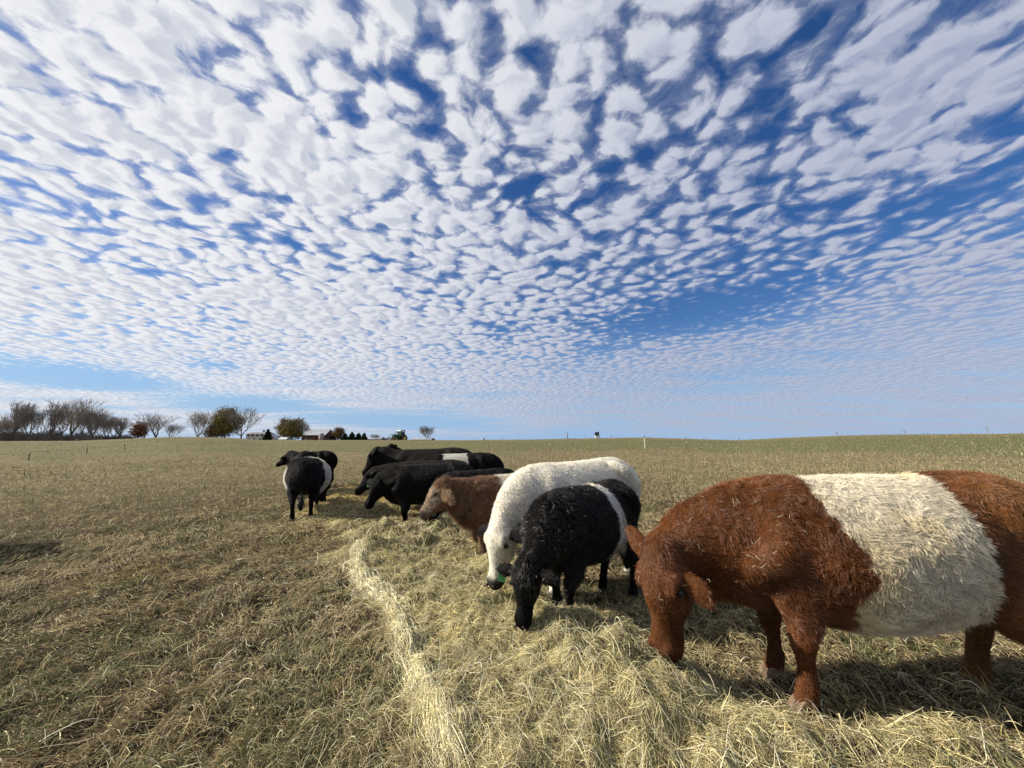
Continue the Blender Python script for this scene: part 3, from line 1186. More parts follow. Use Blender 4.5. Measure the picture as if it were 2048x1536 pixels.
# ====================================================================== farm buildings
white_paint = noisy_material('white_boards', (0.55, 0.57, 0.58), (0.70, 0.70, 0.69), 1.5, 0.7, 0.2)
grey_roof = noisy_material('grey_metal_roof', (0.24, 0.26, 0.29), (0.33, 0.345, 0.37), 0.8, 0.45, 0.4)
dark_shingle = noisy_material('dark_shingles', (0.16, 0.16, 0.17), (0.24, 0.24, 0.25), 2.0, 0.8, 0.1)
barn_red = noisy_material('old_barn_boards', (0.055, 0.030, 0.024), (0.10, 0.05, 0.04), 1.2, 0.9, 0.1)
stone_grey = noisy_material('grey_block', (0.22, 0.20, 0.18), (0.34, 0.31, 0.28), 2.0, 0.9, 0.1)
glass_dark = material('window_glass', (0.03, 0.035, 0.045), 0.15, 0.5)
trim_white = material('white_trim', (0.7, 0.7, 0.68), 0.6, 0.2)


def gabled(name, label, px0, px1, y_ridge, y_eave, Y, depth, wall_mat, roof_mat, base=.6, ridge_along_x=True, windows=(), cat='building', over=.35):
    """a house or shed whose long side faces the viewer"""
    k = Y / FPX
    w = (px1 - px0) * k
    zr = CAM_H + (880 - y_ridge) * k - base
    ze = CAM_H + (880 - y_eave) * k - base
    root = empty(name, (at_depth((px0 + px1) / 2, Y), Y, base))
    tag(root, label, cat)
    x, d = w / 2, depth / 2
    wb = MB()
    if ridge_along_x:
        wb.prism([(-d, 0), (d, 0), (d, ze), (0, zr - .12), (-d, ze)], w - .3, (0, 0, 0), (0, 1, 0), (0, 0, 1))
    else:
        wb.prism([(-x, 0), (x, 0), (x, ze), (0, zr - .12), (-x, ze)], depth, (0, 0, 0), (1, 0, 0), (0, 0, 1))
    wb.build('wall', wall_mat, root)
    for s in (-1, 1):
        rb = MB()
        if ridge_along_x:
            e0, e1 = s * (d + over), 0.0
            sl = (zr - ze) / d
            pts = [(e0, ze - over * sl), (0, zr), (0, zr - .14), (e0, ze - over * sl - .14)]
            rb.prism(pts, w + .2, (0, 0, .02), (0, 1, 0), (0, 0, 1))
        else:
            sl = (zr - ze) / x
            pts = [(s * (x + over), ze - over * sl), (0, zr), (0, zr - .14), (s * (x + over), ze - over * sl - .14)]
            rb.prism(pts, depth + .4, (0, 0, .02), (1, 0, 0), (0, 0, 1))
        rb.build('roof', roof_mat, root)
    for (wx, wz, ww, wh) in windows:
        f = MB().box((wx, -d - .02, wz), (ww + .16, .06, wh + .16)).build('window', trim_white, root)
        MB().box((wx, -d - .06, wz), (ww, .03, wh)).build('pane', glass_dark, f)
    return root


house = gabled('farmhouse', 'white two storey farmhouse with a dark roof beyond the field', 507, 545, 864.5, 868.5, 170, 7.0, white_paint, dark_shingle, .7,
               windows=[(-3.0, 2.9, .8, 1.1), (-1.2, 2.9, .8, 1.1), (.8, 2.9, .8, 1.1), (2.8, 2.9, .8, 1.1), (-2.6, .95, .8, 1.1), (-.4, .95, .8, 1.1), (2.2, .95, .8, 1.1)])
chim = MB().box((1.0, .3, 4.6), (.6, .6, 1.2)).build('chimney', stone_grey, house)
gabled('garage', 'low white gabled garage right of the farmhouse', 545, 564, 871, 877, 165, 6.0, white_paint, grey_roof, .7, False)
gabled('shed', 'small low white shed under the round leafed tree', 566, 581, 875, 878, 146, 3.0, white_paint, white_paint, .9)
barn = gabled('barn', 'dark red barn with a long pale grey metal roof', 618, 664, 859, 870, 200, 11.0, barn_red, grey_roof, .4,
              windows=[(-3.5, 1.6, 1.0, .8), (3.6, 1.6, 1.0, .8)])
MB().box((-.6, -5.53, 1.25), (2.6, .05, 2.4)).build('door', noisy_material('barn_door', (.10, .05, .04), (.16, .09, .07), 2.0, .9, .1), barn)
silo = empty('silo', (at_depth(646, 188), 188, .5))
tag(silo, 'short grey block silo standing against the front of the barn', 'silo')
MB().lathe((0, 0, 0), (0, 0, 1), [(0, 1.1), (3.85, 1.1)], 18).build('wall', stone_grey, silo, True)
MB().lathe((0, 0, 3.85), (0, 0, 1), [(0, 1.18), (.25, 1.16), (.42, .6)], 18).build('cap', grey_roof, silo, True)
gabled('long_shed', 'long low pale roofed shed left of the tractor', 736, 769, 874, 878, 150, 6.0, stone_grey, grey_roof, .8)
gabled('low_shed', 'low building with a pale roof under the small solitary tree', 826, 868, 875.8, 879.0, 150, 6.0, barn_red, grey_roof, .8)

# ====================================================================== tractor on the crest
t_green = noisy_material('tractor_green', (0.012, 0.075, 0.025), (0.02, 0.11, 0.035), 2.0, 0.4, 0.4)
t_black = material('tyre_rubber', (0.018, 0.018, 0.018), 0.85, 0.2)
t_yellow = material('wheel_rim_yellow', (0.55, 0.42, 0.10), 0.5, 0.3)
t_dark = material('engine_metal', (0.03, 0.03, 0.032), 0.6, 0.3)
tr = empty('tractor', (at_depth(801, 90), 90, float(ground_z(at_depth(801, 90), 90, False))), math.radians(232))
tag(tr, 'green tractor with a front loader and cab parked on the crest of the field', 'tractor')
MB().box((.95, 0, 1.25), (1.7, .72, .75), taper=.92).build('hood', t_green, tr)
MB().box((.3, 0, .85), (3.0, .55, .45)).build('chassis', t_dark, tr)
MB().box((1.81, 0, 1.2), (.05, .6, .6)).build('grille', t_dark, tr)
cabp = MB()
for cx_, cy_ in ((-.95, -.6), (-.95, .6), (.1, -.6), (.1, .6)):
    cabp.box((cx_, cy_, 1.95), (.09, .09, 1.25))
cabp.box((-.42, 0, 1.35), (1.2, 1.3, .2))
cab = cabp.build('cab', t_green, tr)
MB().box((-.42, 0, 1.98), (.95, 1.16, .9)).build('cab_glass', glass_dark, cab)
MB().box((-.42, 0, 2.63), (1.4, 1.5, .18), taper=.9).build('cab_roof', t_green, tr)
MB().tube([(1.0, -.25, 1.6), (1.0, -.25, 2.5)], [.04, .04], 8).build('exhaust_pipe', t_dark, tr)
for s in (-1, 1):
    for (wx, rr_, ww, gy_) in ((-.7, .82, .46, .85), (1.45, .55, .32, .75)):
        wh = empty('wheel', (wx, s * gy_, rr_))
        wh.parent = tr
        MB().lathe((0, -ww / 2, 0), (0, 1, 0), [(0, rr_ * .55), (0, rr_ * .9), (.06, rr_), (ww - .06, rr_), (ww, rr_ * .9), (ww, rr_ * .55)], 22).build('tyre', t_black, wh, False)
        MB().lathe((0, -ww / 2 - .02, 0), (0, 1, 0), [(0, rr_ * .2), (.01, rr_ * .52), (ww + .03, rr_ * .52), (ww + .04, rr_ * .2)], 18).build('rim', t_yellow, wh, False)
    MB().box((-.7, s * .85, 1.72), (1.1, .5, .06)).build('fender', t_green, tr)
    MB().tube([(.15, s * .55, 1.55), (1.9, s * .55, 1.75), (2.7, s * .55, .75)], [.07, .07, .06], 6).build('loader_arm', t_green, tr)
    MB().tube([(-.1, s * .68, 2.2), (.05, s * 1.05, 2.25)], [.02, .02], 5).box((.05, s * 1.12, 2.2), (.05, .2, .3)).build('mirror', t_dark, tr)
MB().prism([(2.6, .35), (3.3, .30), (3.35, .36), (2.75, .45), (2.72, 1.0), (2.6, 1.0)], 1.9, (0, 0, 0), (1, 0, 0), (0, 0, 1)).build('bucket', t_dark, tr)

# ====================================================================== posts, fence wire, small things on the crest
steel_dark = noisy_material('rusty_post', (0.05, 0.04, 0.032), (0.10, 0.075, 0.055), 9.0, 0.8, 0.2)
white_plastic = noisy_material('white_post', (0.62, 0.62, 0.58), (0.75, 0.74, 0.70), 5.0, 0.5, 0.3)
black_plastic = material('insulator_black', (0.02, 0.02, 0.022), 0.5, 0.4)


def at_r(px, r):
    d = pix_dir(px, 880)
    k = r / math.hypot(d[0], d[1])
    return d[0] * k, d[1] * k


def post(name, px, top, bot, label, mat, rad, xy=None, cap=None, ins=None, group=None):
    x, y = xy or hit(px, bot)
    z = float(ground_z(x, y))
    dist = y * math.cos(PITCH)
    hgt = max((bot - top) / FPX * dist, .4)
    root = empty(name, (x, y, z - .03))
    tag(root, label, 'fence post', group)
    MB().tube([(0, 0, 0), (random.uniform(-.03, .03), 0, hgt)], [rad, rad * .9], 8).build('shaft', mat, root)
    if cap:
        MB().lathe((0, 0, hgt - .02), (0, 0, 1), [(0, rad * 1.5), (.10, rad * 1.6), (.16, rad * .8)], 8).build('cap', cap, root)
    if ins:
        MB().lathe((0, -rad - .02, hgt * ins), (0, 0, 1), [(-.04, .03), (0, .045), (.04, .03)], 8).build('insulator', white_plastic, root)
    return (x, y, z + hgt * (ins or .8))


f1 = post('fence_post', 1290, 874, 897, 'white post with a black cap near the crest behind the white cow', white_plastic, .033, cap=black_plastic)
f2 = post('fence_post', 1373, 874, 899, 'thin dark post with a pale insulator, right of the white post', steel_dark, .026, ins=.6)
f3 = post('fence_post', 1100, 887, 908, 'thin dark post with a pale top, left of the white post', steel_dark, .024, ins=.95)
f4 = post('fence_post', 978, 884, 900, 'faint thin post left of the pale-topped post, above the belted black cow', steel_dark, .020)
l1 = post('fence_post', 57, 903, 921, 'dark low post nearest the left edge of the field', steel_dark, .022, ins=.9)
l2 = post('fence_post', 173, 891, 908, 'thin dark post, middle one of the three at the left', steel_dark, .022, ins=.85)
l3 = post('fence_post', 249, 887, 899, 'thin dark post, right one of the three at the left', steel_dark, .022)
p6 = post('insulator_post', 1135, 866, 880, 'slim dark post with a small white head on the skyline', steel_dark, .055, xy=at_r(1135, 61), ins=.82)
p7 = post('marker_post', 1005, 873, 881, 'tiny thin marker post on the skyline left of centre', steel_dark, .03, xy=at_r(1005, 61), ins=.5)
p8 = post('marker_post', 968, 880, 883, 'short dark stub on the skyline above the black rump', steel_dark, .09, xy=at_r(968, 61))
p9 = post('marker_post', 1478, 876, 881.5, 'short dark stick in the dip of the skyline', steel_dark, .03, xy=at_r(1478, 61))

# single strands of fence wire between the posts
wire_mat = material('fence_wire', (0.12, 0.12, 0.11), 0.5, 0.4, 0.6)


def wire(points, label):
    b = MB()
    for p, q_ in zip(points, points[1:]):
        p, q_ = Vector(p), Vector(q_)
        pts = [p.lerp(q_, t / 8) - Vector((0, 0, .10 * 4 * (t / 8) * (1 - t / 8))) for t in range(9)]
        b.tube(pts, [.006] * 9, 3, False)
    o = b.build('fence_wire', wire_mat)
    tag(o, label, 'wire')


x9, y9 = hit(1900, 899)
wire([f3, f1, f2, (x9, y9, float(ground_z(x9, y9)) + .7)], 'thin sagging electric wire running through the posts near the crest')
wire([l1, l2, l3], 'thin wire strung between the three low posts at the left')

# dark panel on a stand on the crest
sx, sy = at_r(1194, 61)
stand = empty('panel_stand', (sx, sy, float(ground_z(sx, sy))))
tag(stand, 'dark tilted panel on a pale stand with a leaning prop on the skyline', 'panel stand')
MB().box((0, 0, .32), (.50, .35, .5)).build('base', white_plastic, stand)
pn = MB().prism([(-.36, -.28), (.30, -.28), (.40, .28), (-.26, .28)], .06, (-.02, -.1, .72), (1, 0, 0), (0, .45, .89)).build('panel', black_plastic, stand)
MB().tube([(.25, .1, 1.05), (.52, .1, 0)], [.03, .03], 6).build('prop', steel_dark, stand)
MB().tube([(.22, .1, .5), (.25, .1, 1.12)], [.025, .025], 6).build('upright', steel_dark, stand)

# dry weed stalks along the right skyline
weed_mat = noisy_material('dry_weed', (0.14, 0.10, 0.06), (0.22, 0.17, 0.10), 8.0, 0.9, 0.1)
for k_, (px, top, lab) in enumerate(((1978, 853, 'tall forked dry weed on the right skyline'), (1675, 866, 'short bent dry weed on the rise of the right skyline'),
                                     (1812, 864, 'wispy dry weed on the right skyline'), (1222, 872, 'dry weed just right of the panel on the skyline'), (1170, 873, 'dry weed between the slim post and the panel'))):
    wx, wy = at_r(px, 60.5)
    wz = float(ground_z(wx, wy))
    hh_ = max(.5, CAM_H + (880 - top) / FPX * wy - wz)
    b = MB()
    b.tube([(0, 0, 0), (.03, 0, hh_ * .5), (-.04, 0, hh_)], [.022, .018, .01], 5)
    for j_ in range(5):
        z_ = hh_ * (.4 + .11 * j_)
        a_ = 2.3 * j_
        b.tube([(0, 0, z_), (math.cos(a_) * .22, math.sin(a_) * .2, z_ + .2)], [.010, .006], 4)
    o = b.build('dry_weed', weed_mat)
    o.location = (wx, wy, wz)
    tag(o, lab, 'weed')

# ====================================================================== cattle
# One continuous body surface is grown from a signed distance field built of
# tapered elliptical limbs; the coat is combed hair rooted on that surface.
def catmull(pts, n):
    """densify station rows (any number of columns) with a Catmull-Rom spline"""
    pts = np.asarray(pts, float)
    out = []
    for i in range(len(pts) - 1):
        p0, p1, p2, p3 = pts[max(i - 1, 0)], pts[i], pts[i + 1], pts[min(i + 2, len(pts) - 1)]
        for k in range(n):
            t = k / n
            out.append(0.5 * ((2 * p1) + (-p0 + p2) * t + (2 * p0 - 5 * p1 + 4 * p2 - p3) * t * t + (-p0 + 3 * p1 - 3 * p2 + p3) * t ** 3))
    out.append(pts[-1])
    return np.array(out)


class Field:
    def __init__(self, lo, hi, h):
        self.lo, self.h = np.array(lo, float), h
        self.n = np.ceil((np.array(hi) - self.lo) / h).astype(int) + 1
        self.ax = [self.lo[i] + h * np.arange(self.n[i]) for i in range(3)]
        self.f = np.full(self.n, 0.5)

    def chain(self, st, side, k=0.04, sub=4):
        """st rows: x, y, z, radius along side, radius across"""
        st = catmull(st, sub)
        side = np.asarray(side, float)
        if side.ndim == 1:
            side = np.repeat(side[None], len(st), 0)
        acc = np.full(self.n, 0.5)
        lo_all, hi_all = self.n.copy(), np.zeros(3, int)
        for i in range(len(st) - 1):
            a, b = st[i], st[i + 1]
            R_ = max(a[3], a[4], b[3], b[4]) + 0.10
            lo = np.maximum(np.floor((np.minimum(a[:3], b[:3]) - R_ - self.lo) / self.h).astype(int), 0)
            hi = np.minimum(np.ceil((np.maximum(a[:3], b[:3]) + R_ - self.lo) / self.h).astype(int) + 1, self.n)
            if (hi <= lo).any():
                continue
            sl = tuple(slice(l, u) for l, u in zip(lo, hi))
            X = self.ax[0][sl[0]][:, None, None] - a[0]
            Y = self.ax[1][sl[1]][None, :, None] - a[1]
            Z = self.ax[2][sl[2]][None, None, :] - a[2]
            e = b[:3] - a[:3]
            L2 = max(float(e @ e), 1e-9)
            t = np.clip((X * e[0] + Y * e[1] + Z * e[2]) / L2, 0, 1)
            dx, dy, dz = X - e[0] * t, Y - e[1] * t, Z - e[2] * t
            s = side[i]
            l = dx * s[0] + dy * s[1] + dz * s[2]
            o2 = np.maximum(dx * dx + dy * dy + dz * dz - l * l, 0)
            ra = a[3] + (b[3] - a[3]) * t
            rb = a[4] + (b[4] - a[4]) * t
            d = (np.sqrt((l / ra) ** 2 + o2 / rb ** 2) - 1) * np.minimum(ra, rb)
            acc[sl] = np.minimum(acc[sl], d)
            lo_all = np.minimum(lo_all, lo)
            hi_all = np.maximum(hi_all, hi)
        sl = tuple(slice(l, u) for l, u in zip(lo_all, hi_all))
        A_, B_ = self.f[sl], acc[sl]
        hh = np.clip(0.5 + 0.5 * (B_ - A_) / k, 0, 1)
        self.f[sl] = B_ + (A_ - B_) * hh - k * hh * (1 - hh)

    def surface(self):
        """surface nets -> vertices, quads"""
        f, n = self.f, self.n
        ins = f < 0
        c = np.zeros(n - 1, int)
        for a in (0, 1):
            for b in (0, 1):
                for d in (0, 1):
                    c += ins[a:n[0] - 1 + a, b:n[1] - 1 + b, d:n[2] - 1 + d]
        act = (c > 0) & (c < 8)
        ci = np.argwhere(act)
        num = np.full(act.shape, -1)
        num[act] = np.arange(len(ci))
        P_ = np.zeros((len(ci), 3))
        W = np.zeros(len(ci))
        corners = [np.array((a, b, d)) for a in (0, 1) for b in (0, 1) for d in (0, 1)]
        for p in corners:
            for axis in range(3):
                if p[axis] == 0:
                    q_ = p.copy()
                    q_[axis] = 1
                    i0, i1 = ci + p, ci + q_
                    f0 = f[i0[:, 0], i0[:, 1], i0[:, 2]]
                    f1 = f[i1[:, 0], i1[:, 1], i1[:, 2]]
                    m = (f0 < 0) != (f1 < 0)
                    t = np.where(m, f0 / np.where(m, f0 - f1, 1), 0)
                    P_ += (p[None] + (q_ - p)[None] * t[:, None]) * m[:, None]
                    W += m
        V = self.lo + (ci + P_ / W[:, None]) * self.h
        Q = []
        for axis in range(3):
            sl0 = [slice(None)] * 3
            sl1 = [slice(None)] * 3
            sl0[axis] = slice(0, -1)
            sl1[axis] = slice(1, None)
            cr = ins[tuple(sl0)] != ins[tuple(sl1)]
            e = np.argwhere(cr)
            u, w = (axis + 1) % 3, (axis + 2) % 3
            ok = (e[:, u] > 0) & (e[:, w] > 0) & (e[:, u] < n[u] - 1) & (e[:, w] < n[w] - 1)
            e = e[ok]
            fl = ins[tuple(sl0)][e[:, 0], e[:, 1], e[:, 2]]
            du, dw = np.zeros(3, int), np.zeros(3, int)
            du[u] = 1
            dw[w] = 1
            qd = []
            for o_ in (du * 0, du, du + dw, dw):
                k_ = e - du - dw + o_
                qd.append(num[k_[:, 0], k_[:, 1], k_[:, 2]])
            qd = np.stack(qd, -1)
            qd[~fl] = qd[~fl][:, ::-1]
            Q.append(qd)
        return V, np.concatenate(Q)


def unit(v):
    v = np.asarray(v, float)
    return v / np.maximum(np.linalg.norm(v, axis=-1, keepdims=True), 1e-9)


HAIR_MATS = {}


def hair_material(name, gloss, rough=0.35, trans=0.12):
    if name not in HAIR_MATS:
        m = strand_material(name, rough, trans, gloss)
        HAIR_MATS[name] = m
    return HAIR_MATS[name]


def skin_material():
    if 'hide' in HAIR_MATS:
        return HAIR_MATS['hide']
    m = bpy.data.materials.new('hide')
    m.use_nodes = True
    q = NB(m.node_tree)
    b = m.node_tree.nodes['Principled BSDF']
    a = q.node('ShaderNodeAttribute')
    a.attribute_name = 'col'
    t = q.node('ShaderNodeTexCoord')
    n = q.noise(t.outputs['Object'], 60.0, 5.0, 0.6)
    c = q.mix(q.ramp(n, .3, .7, 0.0, 0.5), a.outputs['Color'], (0, 0, 0, 1))
    q.link(c, b.inputs['Base Color'])
    b.inputs['Roughness'].default_value = 0.7
    b.inputs['Specular IOR Level'].default_value = 0.04
    bp = q.node('ShaderNodeBump')
    bp.inputs['Strength'].default_value = 0.5
    bp.inputs['Distance'].default_value = 0.01
    q.link(n, bp.inputs['Height'])
    q.link(bp.outputs[0], b.inputs['Normal'])
    HAIR_MATS['hide'] = m
    return m


eye_mat = material('eye', (0.006, 0.004, 0.003), 0.30, 0.3)
nose_dark = material('nostril', (0.012, 0.009, 0.008), 0.45, 0.4)
hoof_dark = noisy_material('hoof', (0.035, 0.03, 0.025), (0.10, 0.08, 0.06), 12.0, 0.6, 0.3)
hoof_pale = noisy_material('pale_hoof', (0.09, 0.06, 0.04), (0.17, 0.115, 0.075), 12.0, 0.6, 0.3)
tag_green = material('tag_plastic', (0.012, 0.085, 0.022), 0.4, 0.4)
tag_ink = material('tag_ink', (0.01, 0.012, 0.01), 0.6, 0.2)


def make_cow(name, label, group, loc, yaw, S=1.0, neck=None, poll=(1.05, 0.0, 0.80), head_pitch=80, head_yaw=0.0, head_roll=0.0,
             colour=None, muzzle_col=None, ear_col=None, vox=0.02, hairs=30000, hair_len=0.035, hair_rad=0.0006, curl=0.3, fluff=0.35,
             feet=None, girth=1.0, belly=0.0, gloss=0.08, tag_side=None, tag_text=None, ear_droop=0.15, ear_size=1.0, head_size=1.0, far=False,
             tail=True, hoof_mat=None, ear_back=.18, throat=0.0, leg_len=1.0, bulk=1.0, stretch=1.0, face_col=None, flecks=0):
    """local frame: +x towards the head, +y the animal's left, z up; height at the withers about 1.25 x S"""
    root = empty(name, loc, yaw)
    tag(root, label, 'cow' if 'calf' not in name else 'calf', group)
    lo, hi = (-1.25, -0.62, -0.05), (1.85, 0.62, 1.75)
    F_ = Field(lo, hi, vox / S)
    ys = (0, 1, 0)
    g_ = girth
    # torso: x, top, bottom, half width
    T = [(-0.76, 1.10, 0.86, .10), (-0.70, 1.20, 0.68, .19), (-0.58, 1.275, .58, .245 * g_), (-0.40, 1.295, .555 - belly * .3, (.246 * g_)), (-0.20, 1.27, .49 - belly * .9, .325 * g_),
         (0.06, 1.265, .445 - belly, .355 * g_), (0.28, 1.26, .455 - belly * .6, .33 * g_), (0.46, 1.25, .49, .262 * g_), (0.60, 1.235, .53, .245 * bulk), (0.71, 1.20, .58, .20 * bulk), (0.80, 1.08, .66, .15)]
    st = [(x, 0, (a + b) / 2, w, (a - b) / 2) for x, a, b, w in T]
    # discs: thin ellipses swept along x keep the top line exact
    F_.chain(st, ys, 0.05, 5)
    # hip bones, shoulder blades, spine, brisket
    for s in (-1, 1):
        F_.chain([(-.40, .18 * s, 1.215, .055, .055), (-.47, .268 * s, 1.15, .058, .058), (-.62, .21 * s, .98, .09, .10), (-.70, .12 * s, 1.08, .06, .07)], ys, 0.06)
        F_.chain([(.50, .09 * s, 1.135, .06, .09), (.53, .195 * s, 1.03, .070, .13), (.60, .228 * s, .86, .088, .12), (.70, .190 * s, .76, .080, .09)], ys, 0.05)
    F_.chain([(.70, 0, .78, .12, .12), (.78, 0, .62, .09, .09), (.62, 0, .52, .08, .07)], ys, 0.07)
    # neck
    poll = np.array(poll, float)
    cp, sp = math.cos(math.radians(head_pitch)), math.sin(math.radians(head_pitch))
    cyw, syw = math.cos(math.radians(head_yaw)), math.sin(math.radians(head_yaw))
    hd = np.array([cp * cyw, cp * syw, -sp])
    hs_ = np.array([-syw, cyw, 0.0])
    up = np.cross(hd, hs_)
    rl = math.radians(head_roll)
    hs_, up = hs_ * math.cos(rl) + up * math.sin(rl), up * math.cos(rl) - hs_ * math.sin(rl)
    H = head_size
    nb = poll + hd * 0.05 * H - up * 0.06
    if neck is None:
        m1 = np.array([.70, 0, .98]) * .55 + nb * .45
        m1[2] += .03
    else:
        m1 = np.array(neck, float)
    nk = [(.46, 0, .94, .19, .26), (.66, 0, .925, .175, .255), (*m1, .145, .215), (*((m1 + nb) / 2 + np.array([0, 0, .0])), .118, .158), (*nb, .102, .122)]
    sides = [ys] * 3
    F_.chain(nk, ys, 0.07, 5)
    # throat and dewlap
    jaw = poll + H * (hd * .10 - up * .12)
    F_.chain([(*jaw, .05, .05), (*(jaw * .5 + np.array([.76, 0, .66]) * .5 + np.array([0, 0, .02 - throat])), .065 + throat * .4, .10 + throat * .5), (.72, 0, .66, .08, .11)], ys, 0.08)
    # head
    hst = [(-.045, .085, .08, .0), (.02, .118, .115, -.015), (.09, .132, .145, -.035), (.16, .128, .160, -.058), (.24, .098, .138, -.060), (.31, .076, .108, -.050), (.38, .074, .094, -.042), (.435, .082, .090, -.040), (.48, .080, .080, -.040), (.505, .064, .060, -.044)]
    F_.chain([(*(poll + hd * d * H + up * o * H), a * H, b * H) for d, a, b, o in hst], hs_, 0.03, 4)
    for s in (-1, 1):
        # brow and cheek
        F_.chain([(*(poll + H * (hd * .10 + up * .055 + hs_ * .098 * s)), .032 * H, .032 * H), (*(poll + H * (hd * .15 + up * .062 + hs_ * .104 * s)), .026 * H, .026 * H)], hs_, 0.035)
        F_.chain([(*(poll + H * (hd * .15 - up * .10 + hs_ * .06 * s)), .05 * H, .07 * H), (*(poll + H * (hd * .27 - up * .10 + hs_ * .045 * s)), .035 * H, .05 * H)], hs_, 0.04)
        # nostril rims
        F_.chain([(*(poll + H * (hd * .465 + up * .025 + hs_ * .050 * s)), .026 * H, .026 * H), (*(poll + H * (hd * .49 + up * .01 + hs_ * .05 * s)), .02 * H, .02 * H)], hs_, 0.02)
        # ears
        e0 = poll + H * (hd * .055 + up * .0 + hs_ * .095 * s)
        dr = ear_droop[0 if s > 0 else 1] if isinstance(ear_droop, tuple) else ear_droop
        ed = hs_ * s * math.cos(dr) + hd * math.sin(dr) - up * ear_back
        es = ear_size * H
        F_.chain([(*e0, .032 * es, .028 * es), (*(e0 + ed * .05 * es), .042 * es, .027 * es), (*(e0 + ed * .11 * es), .066 * es, .025 * es), (*(e0 + ed * .17 * es), .056 * es, .023 * es), (*(e0 + ed * .215 * es), .026 * es, .020 * es)],
                 unit(hd - ed * float(hd @ ed)), 0.015, 3)
    # legs
    ft = {'fl': (0, 0), 'fr': (0, 0), 'hl': (0, 0), 'hr': (0, 0)}
    ft.update(feet or {})
    hooves = []
    for key, (ox, oy) in ft.items():
        s = 1 if key[1] == 'l' else -1
        if key[0] == 'f':
            F_.chain([(.56, .15 * s, .86, .10, .17), (.52, .175 * s, .66, .095, .135), (.49 + ox * .3, .18 * s + oy * .3, .48, .082, .098), (.505 + ox * .6, .175 * s + oy * .6, .34, .064, .068), (.50 + ox * .7, .17 * s + oy * .7, .27, .048, .050), (.495 + ox * .8, .17 * s + oy * .8, .19, .041, .044),
                      (.50 + ox, .17 * s + oy, .11, .052, .056), (.515 + ox, .17 * s + oy, .05, .052, .056)], ys, 0.05)
            hooves.append((.525 + ox, .17 * s + oy))
        else:
            F_.chain([(-.50, .14 * s, .92, .13, .20), (-.47, .19 * s, .72, .12, .19), (-.50 + ox * .2, .20 * s + oy * .2, .56, .10, .135), (-.62 + ox * .6, .185 * s + oy * .6, .43, .056, .078), (-.645 + ox * .75, .175 * s + oy * .75, .36, .050, .064),
                      (-.61 + ox * .9, .17 * s + oy * .9, .21, .041, .045), (-.595 + ox, .17 * s + oy, .11, .052, .056), (-.57 + ox, .17 * s + oy, .05, .052, .058)], ys, 0.05)
            hooves.append((-.56 + ox, .17 * s + oy))
    if tail:
        F_.chain([(-.72, 0, 1.20, .035, .04), (-.80, 0, 1.08, .028, .03), (-.83, 0, .80, .022, .022), (-.83, 0, .55, .026, .026), (-.82, 0, .36, .05, .05), (-.815, 0, .25, .028, .028)], ys, 0.03)
    # the coat itself lies a little outside the hide: keep the surface under it
    V, Q = F_.surface()
    # laplacian smoothing, two light passes
    E_ = np.unique(np.sort(np.concatenate([Q[:, [0, 1]], Q[:, [1, 2]], Q[:, [2, 3]], Q[:, [3, 0]]]), 1), axis=0)
    for _ in range(2):
        s_ = np.zeros_like(V)
        c_ = np.zeros(len(V))
        np.add.at(s_, E_[:, 0], V[E_[:, 1]])
        np.add.at(s_, E_[:, 1], V[E_[:, 0]])
        np.add.at(c_, E_[:, 0], 1)
        np.add.at(c_, E_[:, 1], 1)
        V = V * .5 + s_ / np.maximum(c_, 1)[:, None] * .5
    # normals
    fn = np.cross(V[Q[:, 2]] - V[Q[:, 0]], V[Q[:, 3]] - V[Q[:, 1]])
    vn = np.zeros_like(V)
    for k_ in range(4):
        np.add.at(vn, Q[:, k_], fn)
    vn = unit(vn)
    # slight lumps of muscle and matted coat
    amp = .010 if not far else .006
    V = V + vn * ((fbm(V[:, 0] * 7, V[:, 1] * 7, V[:, 2] * 7, 3, seed=int(abs(loc[0]) * 10) + 3) - .5) * amp * 2.2)[:, None]

    info = dict(poll=poll, hd=hd, hs=hs_, up=up, H=H)

    def regions(p):
        """distance along the head, sideways and upwards, for colouring"""
        r_ = (p - poll) / H
        return r_ @ hd, r_ @ hs_, r_ @ up

    def col_at(p, n_=None):
        c = colour(p)
        d_, s2, u_ = regions(p)
        near_head = (np.abs(s2) < .15) & (np.abs(u_) < .2)
        if face_col is not None:
            w = smooth01((d_ - .02) / .12) * smooth01((u_ + .10) / .06) * (np.abs(s2) < .16) * (np.abs(u_) < .22)
            c = c * (1 - w[:, None]) + np.array(face_col) * w[:, None]
        if muzzle_col is not None:
            w = smooth01((d_ - .40) / .09) * near_head
            c = c * (1 - w[:, None]) + np.array(muzzle_col) * w[:, None]
        if ear_col is not None:
            w = smooth01((np.abs(s2) - .125) / .02) * (np.abs(d_ - .06) < .10) * (np.abs(u_) < .12)
            c = c * (1 - w[:, None]) + np.array(ear_col) * w[:, None]
        return c

    def stretched(p):
        p = np.array(p, float)
        p[..., 0] = np.where(p[..., 0] < .3, .3 + (p[..., 0] - .3) * stretch, p[..., 0])
        return p

    me = fast_mesh('body', stretched(V) * S, Q)
    ca = np.ones((len(V), 4), np.float32)
    ca[:, :3] = col_at(V) * (.55 if gloss < .5 and colour(V[:1]).max() < .5 else .85)
    at = me.attributes.new('col', 'FLOAT_COLOR', 'POINT')
    at.data.foreach_set('color', ca.ravel())
    me.materials.append(skin_material())
    body = bpy.data.objects.new('body', me)
    coll.objects.link(body)
    body.parent = root

    # ---- hair
    tri_a = np.linalg.norm(fn, axis=1)
    cen = V[Q].mean(1)
    # more hair where it faces the viewer side does not matter: uniform by area
    pr = tri_a / tri_a.sum()
    pick_ = rng.choice(len(Q), hairs, p=pr)
    w4 = rng.random((hairs, 4)) ** 1.0
